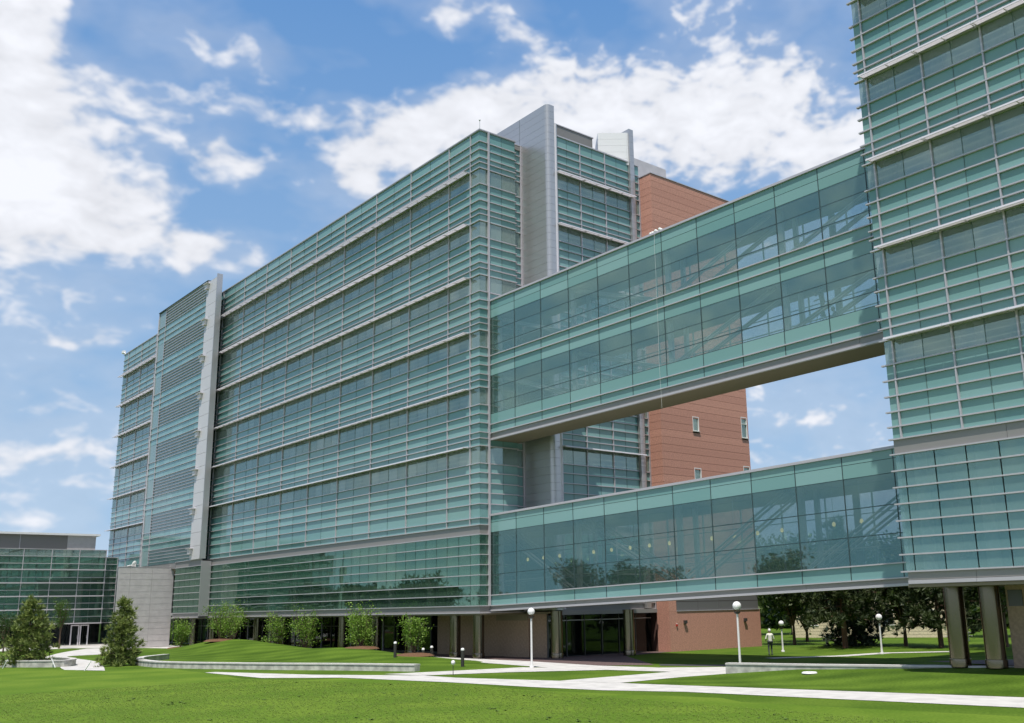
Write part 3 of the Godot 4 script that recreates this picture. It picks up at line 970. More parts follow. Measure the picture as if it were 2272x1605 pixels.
func left_building() -> void:
	var b := thing("low_glass_building", "low green glass building with doors and grey roof box at left", "building", Vector3(-80, 0, 3.25), PI / 2)
	# local x runs away from the camera side (world -z), local z faces the court
	var ys := [12.08, 11.18, 10.28, 9.51, 8.56, 7.86, 6.97, 6.21, 5.32, 4.56, 3.62, 2.8]
	var rows := []
	for k in ys.size() - 1:
		rows.append([ys[k + 1], ys[k], "L" if k > 0 else "W"])
	var major := []
	for n in 9:
		major.append(26.16 - 3.27 * n)
	var minor := []
	for n in 8:
		minor.append(26.16 - 3.27 * (n + 0.5))
	var f := facade(b, "court_front", Vector3(-26.16, 0, 0), 0.0, 26.16, rows, {"major": major, "minor": minor, "mull_y": [[2.8, 12.08]], "minor_y": [[2.8, 12.0]], "near_end": true})
	for y in [9.51, 7.86, 6.21, 4.56, 2.8]:
		put(f, "deep_rail", bx(Vector3(26.3, 0.14, 0.4)), M.alu, Vector3(13.0, y, 0.28))
	var rows2 := []
	for k in range(1, ys.size() - 1):
		rows2.append([ys[k + 1], ys[k], "L"])
	facade(b, "set_back_front", Vector3(0.02, 0, -0.6), 0.0, 1.7, rows2, {"major": [1.65], "minor": [0.85], "mull_y": [[2.8, 11.15]]})
	slab(b, "end_wall", M["spandrel 0"], Vector3(1.72, 0, -8), Vector3(1.78, 11.1, -0.6))
	for k in 3:
		slab(b, "floor_slab", M.inner_dark, Vector3(-26, 2.85 + 4.0 * k, -10), Vector3(1.6, 3.15 + 4.0 * k, -0.7))
	slab(b, "inner_wall", M.inner_dark, Vector3(-26, 0, -6.2), Vector3(1.6, 12, -6))
	for k in 5:
		put(b, "inner_post", bx(Vector3(0.4, 12, 0.4)), M.column_in, Vector3(-2.5 - 6.54 * k, 6, -1.6))
	slab(b, "roof", M.penthouse, Vector3(-26.1, 11.7, -12), Vector3(0, 12.0, -0.2))
	slab(b, "roof_box", M.penthouse, Vector3(-26, 12.1, -10), Vector3(-4.4, 14.0, -2.0))
	slab(b, "roof_box_end", M.panel, Vector3(-4.38, 12.1, -10), Vector3(-0.9, 14.0, -1.95))
	slab(b, "roof_eave", M.white_panel, Vector3(-26.4, 14.0, -10.4), Vector3(-0.5, 14.25, -1.5))
	for k in 4:
		slab(b, "roof_box_joint", M.alu, Vector3(-10.0 - 4.9 * k, 12.1, -1.99), Vector3(-9.92 - 4.9 * k, 14.0, -1.96))
	# ground floor glazing with two doors
	for k in 13:
		var u := -26.0 + 2.0 * k
		piece(b, b, "ground_pane", Vector3(1.94, 2.65, 0.03), Vector3(u + 1.0, 1.4, -0.3), M.store_glass, Vector3(rng.randfn(0, 0.004), rng.randfn(0, 0.004), 0))
	for k in 2:
		var d := sub(b, "door", Vector3(-3.5 + 1.12 * k, 0, -0.2))
		for e in [0.08, 0.98]:
			put(d, "door_stile", bx(Vector3(0.14, 2.55, 0.1)), M.alu_shade, Vector3(e, 1.35, 0))
		put(d, "door_head", bx(Vector3(0.76, 0.14, 0.1)), M.alu_shade, Vector3(0.53, 2.55, 0))
		put(d, "door_handle", bx(Vector3(0.04, 0.4, 0.05)), M.alu, Vector3(0.85, 1.1, 0.08))
	slab(b, "ground_floor", M.inner_dark, Vector3(-26, 0.0, -6.0), Vector3(1.6, 0.05, -0.55))
	slab(b, "plinth", M.concrete, Vector3(-26, 0, -0.5), Vector3(1.6, 0.12, 0.6))
	# grey metal panel wall between the two buildings
	var w := thing("metal_panel_wall", "plain grey metal panel wall between the low building and the laboratory", "wall", Vector3(-61.2, 0, 7.0), PI / 2)
	var cols := [0.0, 1.25, 3.7, 6.2]
	for c in 3:
		for r in 13:
			var y0 := 0.05 + 0.692 * r
			slab(w, "metal_panel", M.panel, Vector3(cols[c] + 0.008, y0, -0.2), Vector3(cols[c + 1] - 0.008, y0 + 0.664, 0.0))
	slab(w, "wall_core", M.panel, Vector3(0.02, 0, -0.5), Vector3(6.18, 9.0, -0.06))
	slab(w, "wall_coping", M.panel, Vector3(-0.03, 9.06, -0.55), Vector3(6.23, 9.12, 0.03))
	var dish := thing("roof_dish", "small white dish antenna on top of the grey panel wall", "antenna", Vector3(-61.5, 9.1, 5.2))
	var t := Tri.new()
	t.tube(Vector3(0, 0, 0), Vector3(0, 0.35, 0), 0.05, 0.05, 8)
	t.tube(Vector3(0, 0.3, 0), Vector3(0, 0.1, 0.9), 0.05, 0.05, 8)
	put(dish, "mast", t.done(), M.white)
	t = Tri.new()
	t.lathe([Vector2(0.02, 0.0), Vector2(0.3, 0.05), Vector2(0.5, 0.16), Vector2(0.62, 0.32), Vector2(0.6, 0.33), Vector2(0.48, 0.2), Vector2(0.02, 0.06)], Vector3.ZERO, 18)
	put(dish, "reflector", t.done(), M.white, Vector3(0, 0.3, 0), Vector3(1.0, 0, 0.9)).scale = Vector3.ONE * 0.6

func sheet(called: String, pts: Array, y: float, m: Material, kind := "structure") -> MeshInstance3D:
	# pts: Vector2(x, z) or Vector3 outline
	var p2 := PackedVector2Array()
	for p in pts:
		p2.append(Vector2(p.x, p.z) if p is Vector3 else p)
	var idx := Geometry2D.triangulate_polygon(p2)
	var t := Tri.new()
	for k in range(0, idx.size(), 3):
		var q := [idx[k], idx[k + 1], idx[k + 2]]
		if (p2[q[1]] - p2[q[0]]).cross(p2[q[2]] - p2[q[0]]) > 0:
			q.reverse()
		var v := []
		for j in q:
			v.append(Vector3(p2[j].x, y + (pts[j].y if pts[j] is Vector3 else 0.0), p2[j].y))
		t.tri(v[0], v[1], v[2], (v[1] - v[0]).cross(v[2] - v[0]).normalized())
	var o := put(self, numbered(called), t.done(), m)
	o.set_meta("kind", kind)
	return o

func smooth_line(p: Array, n := 6) -> Array:
	var c := Curve2D.new()
	for k in p.size():
		var a: Vector2 = p[maxi(k - 1, 0)]
		var b: Vector2 = p[mini(k + 1, p.size() - 1)]
		var tn := (b - a) / 6.0
		c.add_point(p[k], -tn, tn)
	var o := []
	for k in p.size() - 1:
		for j in n:
			o.append(c.sample(k, float(j) / n))
	o.append(p[-1])
	return o

# low concrete wall along a plan line, with a coping
func low_wall(called: String, label: String, line: Array, h: float, thick: float, base := 0.0, h_end := -1.0) -> void:
	var w := thing(called, label, "wall")
	var n := line.size()
	for part in 2:
		var t := Tri.new()
		var th := thick if part == 0 else thick + 0.08
		var rows := []
		for k in n:
			var a: Vector2 = line[maxi(k - 1, 0)]
			var b: Vector2 = line[mini(k + 1, n - 1)]
			var nn := (b - a).normalized().orthogonal()
			var hh := h if h_end < 0 else lerpf(h, h_end, float(k) / (n - 1))
			var y0 := base if part == 0 else base + hh - 0.08
			var y1 := base + hh - 0.085 if part == 0 else base + hh
			var l: Vector2 = line[k] + nn * th * 0.5
			var r: Vector2 = line[k] - nn * th * 0.5
			rows.append([Vector3(l.x, y0, l.y), Vector3(r.x, y0, r.y), Vector3(r.x, y1, r.y), Vector3(l.x, y1, l.y)])
		for k in n - 1:
			for e in 4:
				t.quad(rows[k][e], rows[k][(e + 1) % 4], rows[k + 1][(e + 1) % 4], rows[k + 1][e])
		t.quad(rows[0][3], rows[0][2], rows[0][1], rows[0][0])
		t.quad(rows[n - 1][0], rows[n - 1][1], rows[n - 1][2], rows[n - 1][3])
		put(w, "wall_body" if part == 0 else "wall_coping", t.done(), M.wall_concrete if part == 0 else M.concrete)

func mound_height(x: float, z: float) -> float:
	# raised planting bed in front of the long building
	var h := 0.0
	for b in [[-37.0, 3.0, 8.0, 5.0, 1.05], [-27.0, 4.0, 8.0, 5.0, 0.7], [-14.0, 3.5, 8.0, 4.5, 0.75], [-45.0, 1.5, 6.0, 4.0, 0.6], [-4.0, 4.0, 6.0, 4.0, 0.3]]:
		var dx: float = (x - b[0]) / b[2]
		var dz: float = (z - b[1]) / b[3]
		h += b[4] * exp(-(dx * dx + dz * dz) * 1.3)
	return h

func ground() -> void:
	var t := Tri.new()
	t.quad(Vector3(-600, 0, 500), Vector3(600, 0, 500), Vector3(600, 0, -600), Vector3(-600, 0, -600))
	put(self, "ground", t.done(), M.lawn).set_meta("kind", "structure")
	var V2 := func(a): return a.map(func(q): return Vector2(q[0], q[1]))
	# bright foreground lawn
	var lime: Array = V2.call([[-25.6, 25.4], [-17.3, 22.9], [-13.3, 22.1], [-12.9, 19.1], [-10.9, 18.0], [-4, 18.4], [4.4, 19.3], [8.4, 18.2], [8.9, 15.6], [13.9, 14.65], [17.6, 14.3], [23.7, 14.5], [29.4, 13.4], [33.3, 12.3], [35, 13.1], [39.5, 12.5], [44.8, 11.6], [58, 9.5], [75, 20], [75, 60], [-40, 60], [-60, 40], [-40, 30]])
	sheet("front_lawn", lime, 0.012, M.lime_lawn)
	# paths
	var path_low := [[80, 3.0], [43.65, 9.12], [30.29, 11.12], [26.86, 12.6], [22.77, 13.3], [16.71, 13.88], [8.59, 15.42], [4.56, 18.3], [-4.0, 18.3]]
	var main_path: Array = V2.call([[80, 0.2], [42.01, 5.68], [27.79, 8.68], [24.46, 9.35], [20.86, 10.05], [14.26, 11.76], [11.1, 11.75], [4.5, 15.2], [-4.0, 17.6]])
	main_path.reverse()
	sheet("path", V2.call(path_low) + main_path, 0.016, M.concrete)
	# plaza and the walk along the building
	sheet("path", V2.call([[-13.1, -0.7], [-5.35, -0.8], [5.07, -0.6], [13.2, 0.4], [17.7, -0.1], [21.5, -3.2], [24.8, 0.4], [24.2, 4.8], [24.46, 9.35], [20.86, 10.05], [20.93, 2.2], [16.55, 2.96], [13.16, 7.4], [11.1, 11.74], [8.0, 12.5], [8.9, 9.2], [10.1, 4.0], [11.9, 3.4], [0.5, 1.8]]), 0.02, M.concrete)
	sheet("pavement", V2.call([[-60, -8], [-60, -2.2], [-13.1, -0.85], [-5.35, -0.95], [5.07, -0.75], [13.2, 0.2], [15.6, -1.9], [5.6, -9.0], [4.4, -15], [2.3, -15], [-8, -8]]), 0.012, M.paver)
	sheet("pavement", V2.call([[15.3, -2.6], [16.4, -1.6], [21.2, -3.4], [20.0, -4.6]]), 0.016, M.asphalt)
	# winding walk on the left and the court
	var lw := smooth_line(V2.call([[-63, 3.5], [-52, 9.6], [-45.5, 12.6], [-43, 16.4], [-29.7, 17.7], [-20.0, 19.8], [-13.2, 21.6]]))
	var lw2 := smooth_line(V2.call([[-66, 8.5], [-56, 13.5], [-47, 17.0], [-40, 19.2], [-30.5, 19.8], [-22.0, 22.2], [-17.3, 23.1]]))
	lw2.reverse()
	sheet("path", lw + lw2, 0.016, M.concrete)
	sheet("path", V2.call([[-79.5, 24], [-79.5, 1.5], [-66, -1.2], [-60, -0.6], [-46, -0.9], [-50, 2.2], [-60, 4.0], [-70, 9], [-68, 24]]), 0.012, M.concrete)
	# right lawn rising to the low wall, and the higher ground behind it
	sheet("lawn", [Vector3(24.6, 0, 9.2), Vector3(24.3, 0, 4.9), Vector3(25.0, 0.05, 2.3), Vector3(29.64, 0.40, 1.25), Vector3(33.65, 0.55, -0.2), Vector3(38.6, 0.6, -1.8), Vector3(60, 0.6, -8), Vector3(80, 0.0, 0.0), Vector3(42.0, 0, 5.6), Vector3(27.8, 0, 8.6)], 0.02, M.mown)
	sheet("lawn", [Vector3(26.0, 0.0, 1.9), Vector3(22.5, 0, -6), Vector3(24, 0, -16), Vector3(29, 0, -22), Vector3(70, 0.3, -22), Vector3(70, 0.5, -10), Vector3(38.6, 0.55, -2.0), Vector3(33.65, 0.5, -0.4)], 0.024, M.mown)
	sheet("path", [Vector3(17.6, 0, -10.9), Vector3(20.2, 0, -15.4), Vector3(20.6, 0, -20.0), Vector3(24, 0, -24.0), Vector3(22.6, 0, -24.2), Vector3(19.4, 0, -20.2), Vector3(19.0, 0, -15.6), Vector3(16.6, 0, -11.2)], 0.02, M.concrete)
	sheet("pavement", [Vector3(30.5, 0.30, -7.5), Vector3(38, 0.5, -3.0), Vector3(60, 0.55, -9), Vector3(60, 0.35, -16), Vector3(34, 0.2, -14)], 0.05, M.paver)
	# mown mound in front of the building
	var m := Tri.new()
	var x := -58.0
	while x < 8.0:
		var z := -0.4
		while z < 13.0:
			var q := []
			for c in [[0, 1], [1, 1], [1, 0], [0, 0]]:
				var px: float = x + c[0] * 1.0
				var pz: float = z + c[1] * 0.5
				q.append(Vector3(px, mound_height(px, pz) * smoothstep(-0.4, 2.0, pz) * smoothstep(-58.0, -48.0, px) - 0.02, pz))
			if q[0].y > -0.01 or q[1].y > -0.01 or q[2].y > -0.01 or q[3].y > -0.01:
				m.quad(q[0], q[1], q[2], q[3])
			z += 0.5
		x += 1.0
	put(self, numbered("lawn"), m.done(), M.mown).set_meta("kind", "structure")
	# planter walls
	low_wall("planter_wall", "long curved white concrete planter wall in front of the shrubs", smooth_line(V2.call([[-27.0, 12.8], [-24.0, 15.6], [-20.0, 17.2], [-15.7, 17.8], [-11.5, 17.3], [-3.6, 14.4], [1.5, 12.0], [7.3, 9.8]])), 0.42, 0.5)
	low_wall("planter_wall", "short concrete planter wall behind the left pine", smooth_line(V2.call([[-33.0, 27.5], [-27.5, 25.2], [-23.5, 23.2], [-22.5, 21.7], [-25.0, 20.6], [-30, 20.6]])), 0.5, 0.4)
	low_wall("planter_wall", "low concrete wall along the right lawn ending beside the lamp post", smooth_line(V2.call([[25.2, 2.5], [26.31, 2.15], [29.64, 1.3], [33.65, -0.1], [38.62, -1.75], [50, -5]])), 0.62, 0.4)

func globe_lamp(at: Vector3, h: float, label: String, r := 0.22) -> void:
	var o := thing("globe_lamp", label, "lamp post", at, 0.0, "globe lamp posts")
	var t := Tri.new()
	t.lathe([Vector2(0.13, 0.0), Vector2(0.13, 0.10), Vector2(0.075, 0.14), Vector2(0.062, 0.5), Vector2(0.055, h - 0.42)], Vector3.ZERO, 12)
	put(o, "post", t.done(), M.pole)
	t = Tri.new()
	var cup := []
	for k in 7:
		var an := -PI / 2 + PI / 2 * k / 6.0
		cup.append(Vector2(0.05 + cos(an) * 0.12, h - 0.30 + sin(an) * 0.12))
	t.lathe(cup, Vector3.ZERO, 14)
	for e in 3:
		var d := Vector3(cos(e * TAU / 3), 0, sin(e * TAU / 3))
		t.tube(d * 0.15 + Vector3(0, h - 0.36, 0), d * 0.17 + Vector3(0, h - 0.12, 0), 0.014, 0.014, 6)
	put(o, "lamp_collar", t.done(), M.bollard)
	t = Tri.new()
	var ball := []
	for k in 13:
		var an := -PI / 2 + PI * k / 12.0
		ball.append(Vector2(maxf(cos(an) * r, 0.001), h + sin(an) * r))
	t.lathe(ball, Vector3.ZERO, 20)
	put(o, "globe", t.done(), M.globe)

func bollard(at: Vector3, h: float, label: String) -> void:
	var o := thing("bollard_light", label, "bollard", at, 0.0, "bollard lights by the walk")
	var t := Tri.new()
	t.lathe([Vector2(0.11, 0.0), Vector2(0.11, h - 0.16)], Vector3.ZERO, 14)
	put(o, "bollard_post", t.done(), M.bollard)
	t = Tri.new()
	t.lathe([Vector2(0.11, h - 0.15), Vector2(0.115, h - 0.08), Vector2(0.09, h - 0.02), Vector2(0.04, h), Vector2(0.001, h + 0.005)], Vector3.ZERO, 14)
	put(o, "bollard_cap", t.done(), M.white)

func site_things() -> void:
	globe_lamp(Vector3(11.0, 0.02, 4.0), 3.32, "white globe lamp post standing before the stone wall under the lower footbridge")
	globe_lamp(Vector3(24.85, 0.02, 1.05), 3.42, "tallest globe lamp post, standing at the end of the low right wall", 0.23)
	globe_lamp(Vector3(12.27, 0.0, -18.77), 2.05, "globe lamp post on the lawn just right of the brick wing", 0.2)
	globe_lamp(Vector3(20.47, 0.0, -18.98), 2.45, "globe lamp post on the lawn before the dark trees", 0.22)
	globe_lamp(Vector3(-36.0, 0.0, 14.3), 3.45, "globe lamp post mostly hidden behind the second pine", 0.26)
	bollard(Vector3(-3.5, mound_height(-3.5, 4.9) * 0.9, 4.9), 1.1, "dark bollard light on the mown slope left of the last shrub")
	bollard(Vector3(-4.8, 0.0, 1.0), 0.95, "dark bollard light right of the last shrub near the columns")
	bollard(Vector3(-6.6, 0.0, 0.6), 0.75, "dark bollard light half hidden by the last shrub")
	bollard(Vector3(5.8, 0.0, 5.5), 1.15, "dark bollard light on the lawn in front of the second column pair")
	var st := thing("path_light", "small white ball light on a thin stake at the grass wedge", "path light", Vector3(12.3, 0.02, 10.6))
	var t := Tri.new()
	t.tube(Vector3.ZERO, Vector3(0, 0.55, 0), 0.02, 0.02, 8)
	put(st, "stake", t.done(), M.bollard)
	t = Tri.new()
	t.lathe([Vector2(0.001, 0.52), Vector2(0.09, 0.57), Vector2(0.12, 0.66), Vector2(0.09, 0.75), Vector2(0.001, 0.79)], Vector3.ZERO, 14)
	put(st, "ball", t.done(), M.globe)
	var vb := thing("valve_cover", "flat white utility cover on the right lawn", "utility cover", Vector3(30.2, 0.26, 2.4), 0.3)
	t = Tri.new()
	t.lathe([Vector2(0.36, 0.0), Vector2(0.36, 0.05), Vector2(0.30, 0.08), Vector2(0.001, 0.085)], Vector3.ZERO, 16)
	put(vb, "cover_lid", t.done(), M.white)
	put(vb, "lid_handle", bx(Vector3(0.12, 0.02, 0.03)), M.steel, Vector3(0, 0.095, 0))
	# rope and dust sheet left hanging on the upper footbridge
	var bt := Transform3D(Basis(Vector3.UP, 0.053), Vector3(0.02, 0, -0.9))
	var rp := thing("hanging_rope", "thin white rope hanging down the front of the upper footbridge", "rope", bt * Vector3(17.45, 27.4, 0.2))
	t = Tri.new()
	var last := Vector3.ZERO
	for k in 12:
		var nx := Vector3(0.02 * sin(k * 1.3), -0.98 * (k + 1), 0.06 + 0.02 * cos(k * 0.9))
		t.tube(last, nx, 0.006, 0.006, 6)
		last = nx
	put(rp, "rope_line", t.done(), M.white)
	t = Tri.new()
	for k in 9:
		t.lathe([Vector2(0.001, -0.1), Vector2(0.1, -0.05), Vector2(0.12, 0.03), Vector2(0.06, 0.1), Vector2(0.001, 0.12)], Vector3(-0.55 + 0.12 * k, 0.12 + 0.05 * sin(k * 2.1) + 0.02 * k * 0.3, -0.25 + 0.06 * cos(k * 1.7)), 9)
	put(rp, "rope_bundle", t.done(), M.white)
	# picnic tables and bench under the far trees
	for d in [[Vector3(9.0, 0, -30.0), 0.5, "pale picnic table left of the red-trunked pine"], [Vector3(14.6, 0, -40.0), 0.2, "picnic table between far tree trunks beyond the right lamp"]]:
		var p := thing("picnic_table", d[2], "picnic table", d[0], d[1], "picnic tables under the trees")
		put(p, "table_top", bx(Vector3(1.9, 0.06, 0.8)), M.wall_concrete, Vector3(0, 0.75, 0))
		for s in [-0.65, 0.65]:
			put(p, "seat_plank", bx(Vector3(1.9, 0.05, 0.28)), M.wall_concrete, Vector3(0, 0.45, s))
			put(p, "leg_frame", bx(Vector3(0.08, 0.72, 1.3)), M.steel, Vector3(s, 0.36, 0))
	# cream houses far behind the trees
	for d in [[Vector3(2.0, 0, -46), 16.0, 4.6, "cream clapboard building behind the trees, right of the brick wing"], [Vector3(26.0, 0, -66), 20.0, 4.2, "cream low building behind the far tree trunks at right"]]:
		var h := thing("cream_building", d[3], "building", d[0], 0.3, "cream buildings behind the trees")
		var ww: float = d[1]
		var hh: float = d[2]
		for k in int(hh / 0.3):
			put(h, "clapboard", bx(Vector3(ww, 0.29, 0.2)), M.cream, Vector3(0, 0.15 + 0.3 * k, 0.0), Vector3(-0.05, 0, 0))
		put(h, "wall_core", bx(Vector3(ww - 0.1, hh, 6.0)), M.cream, Vector3(0, hh / 2, -3.15))
		put(h, "roof", bx(Vector3(ww + 0.8, 0.3, 7.2)), M.bark, Vector3(0, hh + 0.2, -3.0))
		for k in 4:
			var w := sub(h, "window", Vector3(-ww * 0.36 + ww * 0.24 * k, 1.9, 0.12))
			put(w, "window_pane", bx(Vector3(1.0, 1.3, 0.04)), M.store_glass)
			put(w, "window_frame", bx(Vector3(1.2, 0.1, 0.08)), M.white, Vector3(0, 0.7, 0))
			put(w, "window_frame", bx(Vector3(1.2, 0.1, 0.08)), M.white, Vector3(0, -0.7, 0))

# ---------------------------------------------------------------- plants
func limb(t: Tri, a: Vector3, b: Vector3, r0: float, r1: float) -> void:
	t.tube(a, b, r0, r1, 6, false)

func leafy(called: String, label: String, category: String, group: String, at: Vector3, h: float, rx: float, crown0: float, leaves: int, size: float, c0: Color, c1: Color, stems := 5, trunk_h := 0.0) -> void:
	var o := thing(called, label, category, at, 0.0, group)
	var w := Tri.new()
	var tips := []
	if trunk_h > 0.0:
		limb(w, Vector3.ZERO, Vector3(0.02, trunk_h, 0), 0.02 * h, 0.012 * h)
	for k in stems:
		var an := TAU * (k + rng.randf() * 0.6) / stems
		var s := Vector3(0, trunk_h, 0)
		var mid := s + Vector3(cos(an), 0, sin(an)) * rx * rng.randf_range(0.15, 0.4) + Vector3(0, (h - trunk_h) * 0.35, 0)
		var tip := mid + Vector3(cos(an + 0.4), 0, sin(an + 0.4)) * rx * rng.randf_range(0.2, 0.55) + Vector3(0, (h - trunk_h) * rng.randf_range(0.35, 0.62), 0)
		limb(w, s, mid, 0.011 * h, 0.007 * h)
		limb(w, mid, tip, 0.007 * h, 0.002 * h)
		tips.append([mid, tip])
		for j in 5:
			var b := mid.lerp(tip, rng.randf_range(-0.4, 0.8))
			var e := b + Vector3(rng.randfn(0, 1), rng.randf_range(0.1, 1.0), rng.randfn(0, 1)).normalized() * rx * rng.randf_range(0.3, 0.65)
			limb(w, b, e, 0.004 * h, 0.0015 * h)
			tips.append([b, e])
	put(o, "trunk", w.done(), M.bark)
	var l := Tri.new()
	var placed := 0
	while placed < leaves:
		var tw: Array = tips[rng.randi() % tips.size()]
		var cen: Vector3 = tw[0].lerp(tw[1], rng.randf_range(0.25, 1.1))
		var cr := rx * rng.randf_range(0.06, 0.24)
		var shade := rng.randf()
		for q in 9:
			var p := cen + Vector3(rng.randfn(0, 1), rng.randfn(0, 0.9), rng.randfn(0, 1)) * cr
			if p.y < crown0 or p.y > h * 1.03:
				continue
			var nrm := Vector3(rng.randfn(0, 1), rng.randf_range(-0.2, 1.2), rng.randfn(0, 1)).normalized()
			var u := nrm.cross(Vector3(rng.randfn(0, 1), rng.randfn(0, 1), rng.randfn(0, 1))).normalized() * size * rng.randf_range(0.7, 1.25)
			var v := nrm.cross(u).normalized() * size * 0.55
			l.col = c0.lerp(c1, clampf(shade * 0.6 + rng.randf() * 0.4, 0, 1))
			l.quad(p - u * 0.5, p + v * 0.5, p + u * 0.6, p - v * 0.5)
			placed += 1
	put(o, "crown", l.done(true), M.leaf)

func pine(called: String, label: String, group: String, at: Vector3, h: float, r: float, crown0: float, needle: float, c0: Color, c1: Color, whorls: int, droop := 0.15, bark := "bark", tufts := 7) -> void:
	var o := thing(called, label, "tree", at, rng.randf() * TAU, group)
	var w := Tri.new()
	w.tube(Vector3.ZERO, Vector3(rng.randfn(0, 0.03), h * 0.5, rng.randfn(0, 0.03)), 0.022 * h, 0.014 * h, 8, false)
	w.tube(Vector3(0, h * 0.5, 0), Vector3(0, h * 0.97, 0), 0.014 * h, 0.003 * h, 8, false)
	var l := Tri.new()
	for k in whorls:
		var f := float(k) / (whorls - 1)
		var y := lerpf(crown0, h * 0.97, pow(f, 0.92))
		var reach := r * pow(1.0 - f, 0.75) * rng.randf_range(0.8, 1.1) + r * 0.07
		var nb_ := 5 + int(3 * (1 - f))
		for j in nb_:
			var an := TAU * (j + rng.randf()) / nb_ + k * 1.1
			var len_ := reach * rng.randf_range(0.5, 1.2)
			var d := Vector3(cos(an), 0, sin(an))
			var a := Vector3(0, y, 0)
			var b := a + d * len_ + Vector3(0, len_ * (0.45 - droop - 0.5 * (1 - f)), 0)
			w.tube(a, b, 0.006 * h * (1 - f) + 0.008, 0.004, 5, false)
			var nt := maxi(3, int(tufts * len_ / r + 2))
			for q in nt:
				var g := lerpf(0.28, 1.04, (q + rng.randf()) / nt)
				var c := a.lerp(b, g) + Vector3(rng.randfn(0, 1), rng.randfn(0, 0.7), rng.randfn(0, 1)) * needle * 0.45
				var ax := (d * 0.7 + Vector3(rng.randfn(0, 0.5), 0.75, rng.randfn(0, 0.5))).normalized()
				var sh := rng.randf()
				for s in 16:
					var nd := (ax + Vector3(rng.randfn(0, 0.62), rng.randfn(0, 0.55), rng.randfn(0, 0.62))).normalized()
					var side := nd.cross(Vector3(rng.randfn(0, 1), rng.randfn(0, 1), rng.randfn(0, 1))).normalized() * needle * 0.095
					l.col = c0.lerp(c1, clampf(sh * 0.65 + rng.randf() * 0.4, 0, 1))
					var e := c + nd * needle * rng.randf_range(0.7, 1.15)
					var nn := side.cross(nd).normalized()
					l.tri(c - side, c + side, e, nn)
	put(o, "trunk", w.done(), M[bark])
	put(o, "crown", l.done(true), M.needle)

